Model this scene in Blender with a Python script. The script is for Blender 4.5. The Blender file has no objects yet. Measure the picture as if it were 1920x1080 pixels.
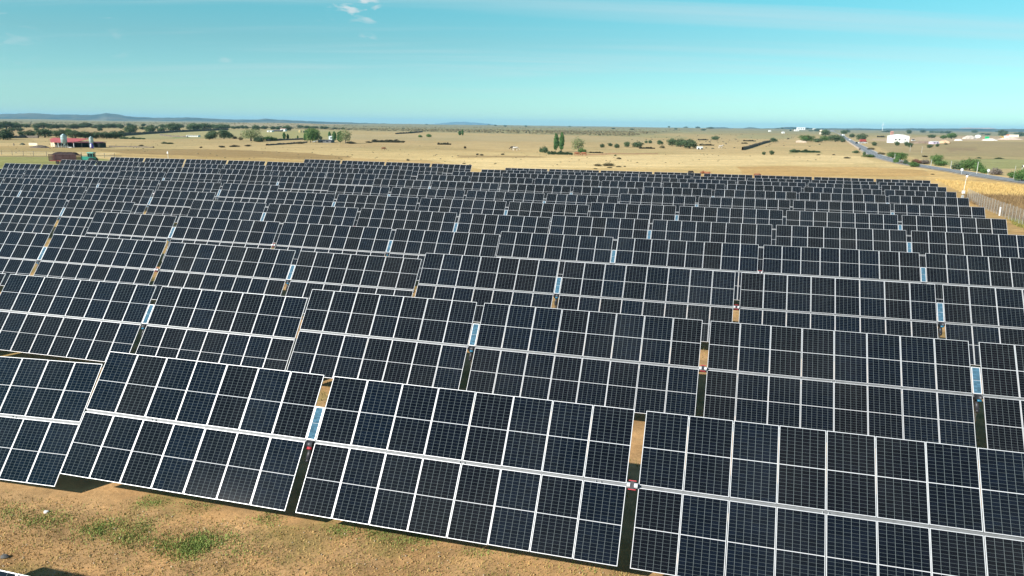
import bpy, math, random
import numpy as np
from mathutils import Vector, Matrix

random.seed(7); RNG = np.random.default_rng(7)
scene = bpy.context.scene
COL = scene.collection

# ------------------------------------------------------------------ camera, sky, sun, exposure
CAM_Z = 11.60                        # the drone hovers this high over the field
FPX, PITCH, ROLL = 1403.5, 0.21442, 0.01265
PSI = -0.27297                       # heading of the tracker axes
TILT = 0.91654                       # tilt of every module plane
E1 = np.array([math.cos(PSI), math.sin(PSI), 0.0])
HV = np.array([-math.sin(PSI), math.cos(PSI), 0.0])

cam_data = bpy.data.cameras.new('camera')
cam = bpy.data.objects.new('camera', cam_data); COL.objects.link(cam)
scene.camera = cam
cam_data.sensor_width = 36.0
cam_data.lens = FPX / 1920 * 36.0
cam_data.clip_start = 0.5; cam_data.clip_end = 40000
cp, sp = math.cos(PITCH), math.sin(PITCH); cr, sr = math.cos(ROLL), math.sin(ROLL)
X0 = Vector((1, 0, 0)); U0 = Vector((0, sp, cp)); F0 = Vector((0, cp, -sp))
rt = X0 * cr + U0 * sr; up = U0 * cr - X0 * sr
M = Matrix((rt, up, -F0)).transposed().to_4x4(); M.translation = Vector((0, 0, CAM_Z))
cam.matrix_world = M

SUNV = Vector(tuple(-(1.05 * E1 + 1.27 * HV))) + Vector((0, 0, 1)); SUNV.normalize()
SUN_EL = math.asin(SUNV.z); SUN_AZ = math.atan2(SUNV.x, SUNV.y)
sun_data = bpy.data.lights.new('sun', 'SUN'); sun = bpy.data.objects.new('sun', sun_data); COL.objects.link(sun)
sun_data.energy = 5.0; sun_data.angle = math.radians(0.5); sun_data.color = (1.0, 0.955, 0.89)
sun.rotation_mode = 'QUATERNION'; sun.rotation_quaternion = SUNV.to_track_quat('Z', 'Y')
sun.location = (0, 0, 60)

world = bpy.data.worlds.new('World'); scene.world = world; world.use_nodes = True
wn = world.node_tree; wn.nodes.clear()
def WN(t, **k):
    n = wn.nodes.new(t)
    for a, b in k.items(): setattr(n, a, b)
    return n
w_out = WN('ShaderNodeOutputWorld'); w_bg = WN('ShaderNodeBackground')
sky = WN('ShaderNodeTexSky', sky_type='NISHITA', sun_disc=False, sun_elevation=SUN_EL, sun_rotation=SUN_AZ,
         altitude=300.0, air_density=1.0, dust_density=0.05, ozone_density=1.6)
w_bg.inputs['Strength'].default_value = 0.095
tc = WN('ShaderNodeTexCoord'); sep = WN('ShaderNodeSeparateXYZ'); wn.links.new(tc.outputs['Generated'], sep.inputs[0])
ramp = WN('ShaderNodeValToRGB'); wn.links.new(sep.outputs['Z'], ramp.inputs['Fac'])
r = ramp.color_ramp
r.elements[0].position = 0.0; r.elements[0].color = (0.42, 0.72, 0.86, 1)
r.elements[1].position = 0.22; r.elements[1].color = (0.24, 0.92, 0.78, 1)
e = r.elements.new(0.10); e.color = (0.385, 0.69, 0.67, 1)
e = r.elements.new(0.8); e.color = (0.22, 0.52, 0.68, 1)
mul = WN('ShaderNodeMix', data_type='RGBA', blend_type='MULTIPLY'); mul.inputs[0].default_value = 1
wn.links.new(sky.outputs[0], mul.inputs[6]); wn.links.new(ramp.outputs[0], mul.inputs[7])
# thin cirrus: noise on a flat cloud layer, direction divided by its height
addz = WN('ShaderNodeMath', operation='ADD'); addz.inputs[1].default_value = 0.06
wn.links.new(sep.outputs['Z'], addz.inputs[0])
dx = WN('ShaderNodeMath', operation='DIVIDE'); dy = WN('ShaderNodeMath', operation='DIVIDE')
wn.links.new(sep.outputs['X'], dx.inputs[0]); wn.links.new(addz.outputs[0], dx.inputs[1])
wn.links.new(sep.outputs['Y'], dy.inputs[0]); wn.links.new(addz.outputs[0], dy.inputs[1])
cxy = WN('ShaderNodeCombineXYZ'); wn.links.new(dx.outputs[0], cxy.inputs[0]); wn.links.new(dy.outputs[0], cxy.inputs[1])
def cloud_layer(rot, scl, nscale, detail, dist, lo, hi, amt):
    mp = WN('ShaderNodeMapping'); mp.inputs['Rotation'].default_value = (0, 0, rot); mp.inputs['Scale'].default_value = scl
    wn.links.new(cxy.outputs[0], mp.inputs[0])
    nz = WN('ShaderNodeTexNoise'); nz.inputs['Scale'].default_value = nscale; nz.inputs['Detail'].default_value = detail
    nz.inputs['Distortion'].default_value = dist; nz.inputs['Roughness'].default_value = 0.6
    wn.links.new(mp.outputs[0], nz.inputs[0])
    mr = WN('ShaderNodeMapRange'); mr.inputs['From Min'].default_value = lo; mr.inputs['From Max'].default_value = hi
    mr.inputs['To Max'].default_value = amt; mr.interpolation_type = 'SMOOTHSTEP'
    wn.links.new(nz.outputs[0], mr.inputs[0]); return mr.outputs[0]
c1 = cloud_layer(math.radians(14), (0.22, 1.5, 1), 0.55, 6, 0.6, 0.44, 0.72, 0.40)
c2 = cloud_layer(math.radians(-10), (1.0, 2.6, 1), 2.3, 5, 0.3, 0.66, 0.80, 0.35)
mx = WN('ShaderNodeMath', operation='MAXIMUM'); wn.links.new(c1, mx.inputs[0]); wn.links.new(c2, mx.inputs[1])
puff_d = X0 * cr + U0 * sr
def pixdir(px, py):
    u = (px - 960) / FPX; v = (py - 540) / FPX; u, v = cr * u + sr * v, -sr * u + cr * v
    return Vector((u, cp - v * sp, -sp - v * cp)).normalized()
pn = WN('ShaderNodeTexNoise'); pn.inputs['Scale'].default_value = 75; pn.inputs['Detail'].default_value = 5; pn.inputs['Distortion'].default_value = 0.5
pm = WN('ShaderNodeMapping'); pm.inputs['Scale'].default_value = (0.5, 0.5, 1.6); wn.links.new(tc.outputs['Generated'], pm.inputs[0]); wn.links.new(pm.outputs[0], pn.inputs[0])
pt = WN('ShaderNodeMapRange', interpolation_type='SMOOTHSTEP'); pt.inputs['From Min'].default_value = 0.50; pt.inputs['From Max'].default_value = 0.66; pt.inputs['To Max'].default_value = 0.85; wn.links.new(pn.outputs[0], pt.inputs[0])
puff = None
for (px_, py_, rad_, am_) in ((684, 6, .020, 1), (655, 14, .014, .9), (692, 21, .015, .9), (625, 20, .010, .7), (672, 43, .012, .3), (430, 117, .014, .5), (222, 82, .016, .35), (18, 78, .03, .3), (690, 68, .012, .35)):
    vd = WN('ShaderNodeVectorMath', operation='DISTANCE'); vd.inputs[1].default_value = pixdir(px_, py_); nv = WN('ShaderNodeVectorMath', operation='NORMALIZE'); wn.links.new(tc.outputs['Generated'], nv.inputs[0]); wn.links.new(nv.outputs[0], vd.inputs[0])
    pr_ = WN('ShaderNodeMapRange', interpolation_type='SMOOTHSTEP'); pr_.inputs['From Min'].default_value = rad_ * 1.25; pr_.inputs['From Max'].default_value = rad_ * .3; pr_.inputs['To Max'].default_value = am_; wn.links.new(vd.outputs['Value'], pr_.inputs[0])
    if puff is None: puff = pr_.outputs[0]
    else:
        mm_ = WN('ShaderNodeMath', operation='MAXIMUM'); wn.links.new(puff, mm_.inputs[0]); wn.links.new(pr_.outputs[0], mm_.inputs[1]); puff = mm_.outputs[0]
pq = WN('ShaderNodeMath', operation='MULTIPLY'); wn.links.new(puff, pq.inputs[0]); wn.links.new(pt.outputs[0], pq.inputs[1])
mx0 = mx; mx = WN('ShaderNodeMath', operation='MAXIMUM'); wn.links.new(mx0.outputs[0], mx.inputs[0]); wn.links.new(pq.outputs[0], mx.inputs[1])
# clouds thin out to nothing just over the horizon
fz = WN('ShaderNodeMapRange'); fz.inputs['From Min'].default_value = 0.01; fz.inputs['From Max'].default_value = 0.10
wn.links.new(sep.outputs['Z'], fz.inputs[0])
cf = WN('ShaderNodeMath', operation='MULTIPLY'); wn.links.new(mx.outputs[0], cf.inputs[0]); wn.links.new(fz.outputs[0], cf.inputs[1])
cm = WN('ShaderNodeMix', data_type='RGBA'); wn.links.new(cf.outputs[0], cm.inputs[0]); wn.links.new(mul.outputs[2], cm.inputs[6])
cm.inputs[7].default_value = (4.6, 5.0, 5.1, 1)
wn.links.new(cm.outputs[2], w_bg.inputs['Color']); wn.links.new(w_bg.outputs[0], w_out.inputs[0])

scene.view_settings.view_transform = 'Standard'; scene.view_settings.look = 'None'
scene.view_settings.exposure = 0.75; scene.view_settings.gamma = 1.0
scene.view_settings.use_curve_mapping = False
scene.render.engine = 'CYCLES'
scene.cycles.volume_bounces = 0; scene.cycles.max_bounces = 6; scene.cycles.transparent_max_bounces = 8
scene.cycles.use_denoising = True

# ------------------------------------------------------------------ helpers
def lin(c):
    c = np.asarray(c, float) / 255.0
    return np.where(c <= 0.04045, c / 12.92, ((c + 0.055) / 1.055) ** 2.4)

class MB:
    """collects shapes, builds one mesh object"""
    def __init__(s): s.v = []; s.f = []; s.m = []; s.uv = None
    def add(s, vs, fs, mi=0):
        o = len(s.v); s.v.extend([tuple(v) for v in vs]); s.f.extend([tuple(i + o for i in q) for q in fs]); s.m.extend([mi] * len(fs)); return s
    def box(s, c, d, mi=0, rot=None, taper=1.0):
        hx, hy, hz = d[0] / 2, d[1] / 2, d[2] / 2
        vs = [Vector((x * hx * (taper if z > 0 else 1), y * hy * (taper if z > 0 else 1), z * hz)) for z in (-1, 1) for y in (-1, 1) for x in (-1, 1)]
        if rot is not None: vs = [rot @ v for v in vs]
        vs = [v + Vector(c) for v in vs]
        return s.add(vs, [(0, 2, 3, 1), (4, 5, 7, 6), (0, 1, 5, 4), (2, 6, 7, 3), (0, 4, 6, 2), (1, 3, 7, 5)], mi)
    def tube(s, pts, r, n=8, mi=0, caps=True, r2=None):
        pts = [Vector(p) for p in pts]; k = len(pts); o = len(s.v); fs = []; vs = []
        for i, p in enumerate(pts):
            d = (pts[min(i + 1, k - 1)] - pts[max(i - 1, 0)]).normalized()
            a = d.cross(Vector((0, 0, 1)) if abs(d.z) < 0.9 else Vector((1, 0, 0))).normalized(); b = d.cross(a)
            rr = r if r2 is None else r + (r2 - r) * i / (k - 1)
            if isinstance(r, (list, tuple)): rr = r[i]
            for j in range(n):
                t = 2 * math.pi * j / n; vs.append(p + (a * math.cos(t) + b * math.sin(t)) * rr)
        for i in range(k - 1):
            for j in range(n):
                q = (j + 1) % n; fs.append((i * n + j, i * n + q, (i + 1) * n + q, (i + 1) * n + j))
        if caps: fs.append(tuple(range(n))); fs.append(tuple((k - 1) * n + j for j in reversed(range(n))))
        return s.add(vs, fs, mi)
    def lathe(s, prof, n=16, c=(0, 0, 0), mi=0):
        vs = []; fs = []; k = len(prof)
        for (r, z) in prof:
            for j in range(n):
                t = 2 * math.pi * j / n; vs.append((c[0] + r * math.cos(t), c[1] + r * math.sin(t), c[2] + z))
        for i in range(k - 1):
            for j in range(n):
                q = (j + 1) % n; fs.append((i * n + j, i * n + q, (i + 1) * n + q, (i + 1) * n + j))
        fs.append(tuple(reversed(range(n)))); fs.append(tuple((k - 1) * n + j for j in range(n)))
        return s.add(vs, fs, mi)
    def mesh(s, name, mats, smooth=False):
        me = bpy.data.meshes.new(name); me.from_pydata(s.v, [], s.f)
        for m in (mats if isinstance(mats, (list, tuple)) else [mats]): me.materials.append(m)
        if any(s.m): me.polygons.foreach_set('material_index', s.m)
        if smooth: me.polygons.foreach_set('use_smooth', [True] * len(me.polygons))
        me.update(); return me
    def build(s, name, mats, parent=None, smooth=False):
        return link(name, s.mesh(name, mats, smooth), parent)

def link(name, data, parent=None, mat=None):
    o = bpy.data.objects.new(name, data); COL.objects.link(o)
    if parent is not None: o.parent = parent
    if mat is not None: o.matrix_basis = mat
    return o
def tag(o, label=None, cat=None, group=None, kind=None):
    if label: o['label'] = label
    if cat: o['category'] = cat
    if group: o['group'] = group
    if kind: o['kind'] = kind
    return o
def empty(name, loc, rz=0.0, label=None, cat=None, group=None):
    o = bpy.data.objects.new(name, None); COL.objects.link(o); o.empty_display_size = 0.3
    o.location = loc; o.rotation_euler = (0, 0, rz)
    return tag(o, label, cat, group)

def mat(name, col, rough=0.7, metal=0.0, noise=0.0, nscale=5.0, bump=0.0, bscale=40.0, spec=0.5, obj_var=0.0, col2=None):
    m = bpy.data.materials.new(name); m.use_nodes = True; nt = m.node_tree; b = nt.nodes['Principled BSDF']
    b.inputs['Roughness'].default_value = rough; b.inputs['Metallic'].default_value = metal
    b.inputs['Specular IOR Level'].default_value = spec
    c = nt.nodes.new('ShaderNodeRGB'); c.outputs[0].default_value = (*col, 1); out = c.outputs[0]
    tcn = nt.nodes.new('ShaderNodeTexCoord')
    if noise > 0:
        nz = nt.nodes.new('ShaderNodeTexNoise'); nz.inputs['Scale'].default_value = nscale; nz.inputs['Detail'].default_value = 6
        nt.links.new(tcn.outputs['Object'], nz.inputs[0])
        if col2 is not None:
            mixn = nt.nodes.new('ShaderNodeMix'); mixn.data_type = 'RGBA'; mixn.inputs[7].default_value = (*col2, 1)
            mr = nt.nodes.new('ShaderNodeMapRange'); mr.inputs['From Min'].default_value = 0.4; mr.inputs['From Max'].default_value = 0.65; mr.inputs['To Max'].default_value = noise
            nt.links.new(nz.outputs[0], mr.inputs[0]); nt.links.new(mr.outputs[0], mixn.inputs[0]); nt.links.new(out, mixn.inputs[6]); out = mixn.outputs[2]
        else:
            mr = nt.nodes.new('ShaderNodeMapRange'); mr.inputs['From Min'].default_value = 0.25; mr.inputs['From Max'].default_value = 0.75
            mr.inputs['To Min'].default_value = 1 - noise; mr.inputs['To Max'].default_value = 1 + noise
            nt.links.new(nz.outputs[0], mr.inputs[0])
            vm = nt.nodes.new('ShaderNodeVectorMath'); vm.operation = 'SCALE'; nt.links.new(out, vm.inputs[0]); nt.links.new(mr.outputs[0], vm.inputs[3]); out = vm.outputs[0]
    if obj_var > 0:
        oi = nt.nodes.new('ShaderNodeObjectInfo'); mr = nt.nodes.new('ShaderNodeMapRange')
        mr.inputs['To Min'].default_value = 1 - obj_var; mr.inputs['To Max'].default_value = 1 + obj_var
        nt.links.new(oi.outputs['Random'], mr.inputs[0])
        vm = nt.nodes.new('ShaderNodeVectorMath'); vm.operation = 'SCALE'; nt.links.new(out, vm.inputs[0]); nt.links.new(mr.outputs[0], vm.inputs[3]); out = vm.outputs[0]
    nt.links.new(out, b.inputs['Base Color'])
    if bump > 0:
        nb = nt.nodes.new('ShaderNodeTexNoise'); nb.inputs['Scale'].default_value = bscale; nb.inputs['Detail'].default_value = 5
        nt.links.new(tcn.outputs['Object'], nb.inputs[0])
        bp = nt.nodes.new('ShaderNodeBump'); bp.inputs['Strength'].default_value = bump; bp.inputs['Distance'].default_value = 0.05
        nt.links.new(nb.outputs[0], bp.inputs['Height']); nt.links.new(bp.outputs[0], b.inputs['Normal'])
    return m

# ------------------------------------------------------------------ where the trackers stand (axis start, cross offset, axis height from the camera, slope)
TR = [
('K',6,-125.171,81.877,-9.892,0.0031),
('K',7,-123.616,92.494,-9.524,0.0027),
('K',8,-122.206,102.977,-9.347,0.0016),
('K',9,-120.750,113.497,-9.111,-0.0002),
('K',10,-119.342,124.017,-8.993,0.0008),
('L',4,-92.089,60.554,-9.729,0.0010),
('L',5,-90.714,71.285,-9.472,-0.0018),
('L',6,-89.370,81.867,-9.341,-0.0035),
('L',7,-87.761,92.460,-9.137,-0.0006),
('L',8,-86.310,102.937,-9.090,-0.0029),
('L',9,-84.805,113.477,-9.056,-0.0019),
('L',10,-83.371,124.039,-9.005,-0.0041),
('L',11,-81.828,134.708,-8.930,-0.0066),
('M',1,-55.400,18.384,-11.074,0.0358),
('M',2,-53.875,28.866,-9.722,0.0011),
('M',3,-52.492,39.281,-9.368,-0.0033),
('M',4,-50.866,49.926,-9.254,-0.0038),
('M',5,-49.540,60.514,-9.164,-0.0039),
('M',6,-48.137,71.194,-9.102,-0.0035),
('M',7,-46.766,81.932,-9.136,-0.0035),
('M',8,-45.804,92.429,-9.024,-0.0040),
('M',9,-43.893,102.950,-8.992,-0.0020),
('M',10,-42.281,113.470,-9.088,-0.0004),
('M',11,-40.825,124.066,-9.285,0.0014),
('M',12,-39.619,134.716,-9.528,0.0010),
('R',1,-19.575,18.415,-9.325,0.0008),
('R',2,-18.096,28.939,-9.256,-0.0006),
('R',3,-16.748,39.520,-9.150,-0.0003),
('R',4,-15.189,49.952,-9.156,0.0003),
('R',5,-13.809,60.488,-9.107,0.0024),
('R',6,-12.337,71.165,-8.951,-0.0009),
('R',7,-10.939,81.819,-8.936,-0.0010),
('R',8,-9.470,92.358,-8.894,-0.0018),
('R',9,-8.010,102.882,-8.978,-0.0032),
('R',10,-6.504,113.442,-9.150,-0.0019),
('R',11,-4.962,124.047,-9.385,-0.0018),
('R',12,-3.550,134.708,-9.546,-0.0025),
('R',0,-21.05,7.75,-9.50,0.0)]
PM = 1.154; GAP1 = 0.3274; GAP2 = 0.3013; MID = 0.080; LEN = 2.022; AXH = 2.30
S_END = 30 * PM + 2 * GAP1 + GAP2

_sx = []; _sz = []
for c_, r_, s0, y0, z0, sl in TR:
    for q in np.linspace(0, S_END, 5):
        p = E1 * (s0 + q) + HV * y0; _sx.append(p[:2]); _sz.append(z0 + sl * q - AXH + CAM_Z + 0.048)
_sx = np.array(_sx); _sz = np.array(_sz)

def vnoise(x, y, seed=0):
    xi = np.floor(x).astype(np.int64); yi = np.floor(y).astype(np.int64); fx = x - xi; fy = y - yi
    def h(a, b):
        n = (a * 374761393 + b * 668265263 + seed * 974711) & 0x7fffffff
        n = ((n ^ (n >> 13)) * 1274126177) & 0x7fffffff
        return ((n ^ (n >> 16)) & 0xffff) / 65535.0
    ux = fx * fx * (3 - 2 * fx); uy = fy * fy * (3 - 2 * fy)
    return (h(xi, yi) * (1 - ux) + h(xi + 1, yi) * ux) * (1 - uy) + (h(xi, yi + 1) * (1 - ux) + h(xi + 1, yi + 1) * ux) * uy
def fbm(x, y, o=4, seed=0):
    s = 0; a = 0.5; t = 0
    for i in range(o): s = s + a * vnoise(x * 2 ** i, y * 2 ** i, seed + i); t += a; a *= 0.5
    return s / t

def gz(x, y):
    """height of the ground"""
    x = np.atleast_1d(np.asarray(x, float)); y = np.atleast_1d(np.asarray(y, float))
    out = np.zeros_like(x); d = np.hypot(x, y); near = d < 260
    if near.any():
        xn, yn = x[near], y[near]; W = np.full(xn.shape, 0.02); Z = np.zeros(xn.shape)
        for i in range(0, len(_sz)):
            w = np.exp(-((xn - _sx[i, 0]) ** 2 + (yn - _sx[i, 1]) ** 2) / (2 * 6.5 ** 2)); W += w; Z += w * _sz[i]
        out[near] = Z / W
    far = np.clip((d - 700) / 2500, 0, 1)
    out = out + far * ((fbm(x / 900, y / 700, 3, 5) - 0.5) * 26)
    return out

def ray(px, py):
    u = (px - 960) / FPX; v = (py - 540) / FPX
    u, v = cr * u + sr * v, -sr * u + cr * v
    return np.array([u, cp - v * sp, -sp - v * cp])
def at(px, py):
    """the point of the ground seen at that place of the photograph"""
    r_ = ray(px, py); z = 0.0
    for _ in range(4):
        t = (z - CAM_Z) / r_[2]; p = r_ * t; z = float(gz(p[0], p[1])[0])
    return Vector((p[0], p[1], z))
def mpp(p):           # metres per photograph pixel at p
    return (p.y * cp - (p.z - CAM_Z) * sp) / FPX
def proj(x, y, z):
    d = y * cp - (z - CAM_Z) * sp; U = y * sp + (z - CAM_Z) * cp
    d = np.where(d > 0.1, d, 0.1); u = x / d; v = -U / d
    return 960 + FPX * (cr * u - sr * v), 540 + FPX * (sr * u + cr * v)

# ------------------------------------------------------------------ the ground: one sheet out to the horizon
KL = 1.30
def G(c): return lin(c) / KL
th = np.concatenate([np.radians(np.arange(-178, -44, 3.0)), np.radians(np.arange(-43, 43.01, 0.11)), np.radians(np.arange(46, 180, 3.0))])
rows = []
for yy in np.arange(1500, 330, -2.2): rows.append(yy)
for yy in np.arange(330, 250, -0.5): rows.append(yy)
for yy in np.arange(250, 237.4, -0.12): rows.append(yy)
rr = [CAM_Z / math.tan(math.atan((y_ - 236.5) / FPX)) if y_ < 600 else CAM_Z / math.tan(PITCH + math.atan((y_ - 540) / FPX)) for y_ in rows]
rr = sorted(set([round(v, 4) for v in rr if v > 4])) ; rr = [0.6, 1.6, 2.8] + [v for v in rr if v < 15500] + [16500]
rr = np.array(rr)
A, B = np.meshgrid(th, rr); gx = (B * np.sin(A)).ravel(); gy = (B * np.cos(A)).ravel()
gzv = gz(gx, gy)
nT, nR = len(th), len(rr)
ii = np.arange(nR - 1)[:, None] * nT + np.arange(nT)[None, :]
jj = np.roll(np.arange(nT), -1)[None, :] + np.arange(nR - 1)[:, None] * nT
quads = np.stack([ii, ii + nT, jj + nT, jj], -1).reshape(-1, 4)
me = bpy.data.meshes.new('ground')
verts = np.stack([gx, gy, gzv], 1); verts = np.vstack([verts, [[0, 0, float(gz(0, 0)[0])]]])
tri = [(nT * nR, (k + 1) % nT, k) for k in range(nT)]
me.vertices.add(len(verts)); me.vertices.foreach_set('co', verts.ravel())
nl = quads.size + 3 * len(tri); me.loops.add(nl)
lv = np.concatenate([quads[:, ::-1].ravel(), np.array(tri)[:, ::-1].ravel()]).astype(np.int32)
me.loops.foreach_set('vertex_index', lv)
me.polygons.add(len(quads) + len(tri))
ls = np.concatenate([np.arange(len(quads)) * 4, quads.size + np.arange(len(tri)) * 3]).astype(np.int32)
me.polygons.foreach_set('loop_start', ls)
me.polygons.foreach_set('use_smooth', np.ones(len(quads) + len(tri), bool))
me.update(); me.validate()

# base colours of the fields, laid on the ground where each field lies
vx, vy = verts[:, 0], verts[:, 1]
PX, PY = proj(vx, vy, np.zeros_like(vx)); DD = np.hypot(vx, vy)
front = (np.abs(np.arctan2(vx, vy)) < math.radians(60))
PYc = PY - 0.013 * (PX - 960)            # along the level
wob = (fbm(vx / 14, vy / 60, 3, 11) - 0.5)
PYn = PY + wob * 5.0 * np.clip((PY - 238) / 60, 0.15, 1); PXn = PX + (fbm(vx / 20, vy / 20, 3, 12) - .5) * 16
stops = [(236, (128, 126, 92)), (240, (142, 138, 96)), (246, (160, 148, 102)), (252, (186, 164, 114)), (262, (196, 168, 116)), (275, (200, 172, 118)),
         (288, (214, 186, 128)), (305, (226, 198, 138)), (330, (208, 172, 110)), (345, (196, 162, 106)), (600, (198, 160, 112)), (1500, (196, 156, 108))]
sy = np.array([a for a, _ in stops]); sc = np.array([G(c) for _, c in stops])
yc = np.where(front, PYc + wob * 4, 300.0)
colr = np.stack([np.interp(yc, sy, sc[:, k]) for k in range(3)], 1)
def poly(pts, c, amt=1.0, soft=0.0):
    px_, py_ = PXn, PYn; ins = np.zeros(len(px_), bool); n = len(pts)
    for i in range(n):
        x1, y1 = pts[i]; x2, y2 = pts[(i + 1) % n]
        if y1 == y2: continue
        cnd = ((y1 > py_) != (y2 > py_)) & (px_ < (x2 - x1) * (py_ - y1) / (y2 - y1) + x1); ins ^= cnd
    ins &= front
    a = amt if np.isscalar(amt) else amt[ins][:, None]
    colr[ins] = colr[ins] * (1 - a) + G(c) * a
n1 = fbm(vx / 55, vy / 90, 4, 21); n2 = fbm(vx / 160, vy / 260, 3, 31)
# scrub on the far rise
poly([(-400, 222), (300, 229), (700, 234), (1300, 239), (1300, 248), (1180, 257), (1000, 253), (700, 247), (600, 242), (300, 237), (-400, 230)], (128, 128, 92), 0.85)
poly([(640, 238), (1290, 243), (1285, 247), (1180, 252), (960, 247), (640, 244)], (140, 142, 96), 0.7)
poly([(700, 243), (960, 249.5), (1200, 258), (1290, 262), (1290, 257), (1180, 252), (960, 246)], (150, 150, 100), 0.6)
poly([(430, 234), (650, 231), (645, 236), (430, 238)], (178, 160, 128), 0.6)
poly([(1280, 246), (1350, 250), (1340, 254), (1280, 250)], (150, 148, 104), 0.7)
poly([(1390, 254), (1480, 254), (1490, 261), (1375, 260)], (152, 152, 108), 0.7)
# fields left
poly([(-400, 240), (230, 243), (225, 252), (20, 258), (-400, 258)], (172, 144, 100), 0.9)
poly([(225, 253), (430, 243), (640, 245), (640, 262), (500, 262), (430, 259), (300, 262), (225, 258)], (166, 160, 108), 0.95)
poly([(322, 255), (352, 256.5), (352, 259), (322, 259)], (112, 142, 78), 0.9)
poly([(480, 250), (560, 246), (640, 248), (640, 256), (520, 262)], (160, 158, 98), 0.9)
poly([(-400, 259), (60, 259), (70, 268), (-400, 272)], (186, 162, 108), 0.9)
poly([(-400, 274), (60, 274), (200, 279), (230, 285), (-400, 284)], (176, 146, 88), 0.8)
poly([(170, 279.5), (420, 280), (560, 286), (660, 293), (640, 301), (420, 295), (230, 288)], (158, 128, 78), 0.85)
poly([(225, 288), (430, 295), (640, 302), (640, 309), (400, 300), (200, 293)], (196, 164, 104), 0.9)
poly([(-400, 292), (95, 293.5), (170, 296), (215, 301), (215, 330), (-400, 330)], (146, 150, 84), 0.92)
poly([(-400, 289.5), (230, 292), (230, 294), (-400, 292.5)], (132, 120, 84), 0.7)
poly([(230, 285.2), (420, 274.6), (640, 267), (640, 269), (430, 276.5), (230, 286.5)], (214, 190, 140), 0.0)
# middle: pale straw with mown bands
poly([(640, 252), (1200, 258), (1240, 268), (640, 262)], (184, 166, 122), 0.8)
poly([(640, 266), (1010, 283), (960, 286), (640, 276)], (196, 166, 112), 0.8)
poly([(850, 291), (1030, 293), (1010, 297), (860, 296)], (160, 132, 88), 0.7)
poly([(1055, 299), (1160, 297.5), (1170, 301), (1060, 303)], (166, 124, 84), 0.85)
poly([(1080, 288.5), (1235, 286.5), (1235, 289), (1080, 291)], (178, 118, 84), 0.7)
poly([(830, 300), (1300, 290), (1620, 292), (1640, 306), (1300, 312), (900, 318)], (236, 208, 150), 0.9)
poly([(1380, 312), (1720, 312), (1760, 330), (1400, 330)], (206, 166, 104), 0.85)
poly([(640, 296), (800, 300), (860, 312), (640, 306)], (202, 168, 112), 0.8)
poly([(1640, 302), (1720, 306), (1800, 322), (1640, 312)], (232, 202, 142), 0.8)
poly([(1740, 318), (1930, 340), (1930, 360), (1740, 350)], (226, 188, 122), 0.8)
poly([(1480, 285), (1545, 286), (1545, 288), (1480, 288)], (156, 150, 90), 0.8)
# right of the road
poly([(1625, 266), (1930, 266), (1930, 302), (1740, 300), (1690, 292)], (158, 140, 98), 0.95)
poly([(1770, 277), (1830, 275), (1830, 282), (1780, 283)], (136, 112, 84), 0.6)
poly([(1650, 272), (1760, 272), (1750, 292), (1700, 294), (1650, 280)], (172, 152, 108), 0.8)
poly([(1690, 291), (1930, 296), (1930, 300), (1720, 298)], (186, 164, 112), 0.8)
poly([(1760, 299), (1930, 300), (1930, 318), (1850, 318), (1740, 306)], (152, 158, 98), 0.95)
poly([(1840, 318), (1930, 316), (1930, 334), (1880, 330)], (192, 170, 122), 0.9)
poly([(1625, 264), (1760, 268), (1800, 264), (1930, 262), (1930, 256), (1780, 257), (1640, 260)], (196, 170, 142), 0.85)
poly([(1690, 268), (1760, 270), (1770, 266), (1700, 264)], (142, 116, 92), 0.7)
# site edge on the right
poly([(1810, 360), (1935, 362), (1935, 418), (1900, 405), (1860, 388), (1812, 372)], (150, 128, 92), 0.9)
poly([(1835, 372), (1935, 378), (1935, 396), (1870, 386)], (146, 126, 94), 0.7)
# breadth noise: patches of greener and barer ground
g_amt = np.clip((n1 - 0.52) * 3.2, 0, 0.45) * np.clip((PYc - 238) / 30, 0.5, 1)
grn = G((140, 138, 84)); nearsite = (DD < 150) & front
k_ = np.where(nearsite, g_amt * 0.5, g_amt * 0.55)[:, None]
colr = colr * (1 - k_) + grn * k_
colr *= (0.88 + 0.26 * n2)[:, None]
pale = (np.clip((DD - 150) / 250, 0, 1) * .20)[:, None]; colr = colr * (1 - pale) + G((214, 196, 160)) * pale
# sandy track outside the last modules of every row, and the soil before the first row
along = vx * E1[0] + vy * E1[1]; cross = vx * HV[0] + vy * HV[1]
edge_s = np.interp(cross, [t[3] for t in TR if t[0] == 'R'], [t[2] + S_END for t in TR if t[0] == 'R'])
trk = (along > edge_s + 0.8 + wob * 2) & (along < edge_s + 5.6 + wob * 3) & (cross > 5) & (cross < 75)
colr[trk] = G((214, 184, 142))
gp = np.clip((fbm(vx / 2.2, vy / 2.2, 4, 55) - 0.60) * 7, 0, 0.75) * (DD < 140) * (1 - trk)
gp = np.where(DD < 140, gp * 0.55, 0)[:, None]
colr = colr * (1 - gp) + G((122, 124, 66)) * gp
ca = me.color_attributes.new('field', 'FLOAT_COLOR', 'POINT')
ca.data.foreach_set('color', np.hstack([np.clip(colr, 0, 1), np.ones((len(colr), 1))]).astype(np.float32).ravel())

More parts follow.
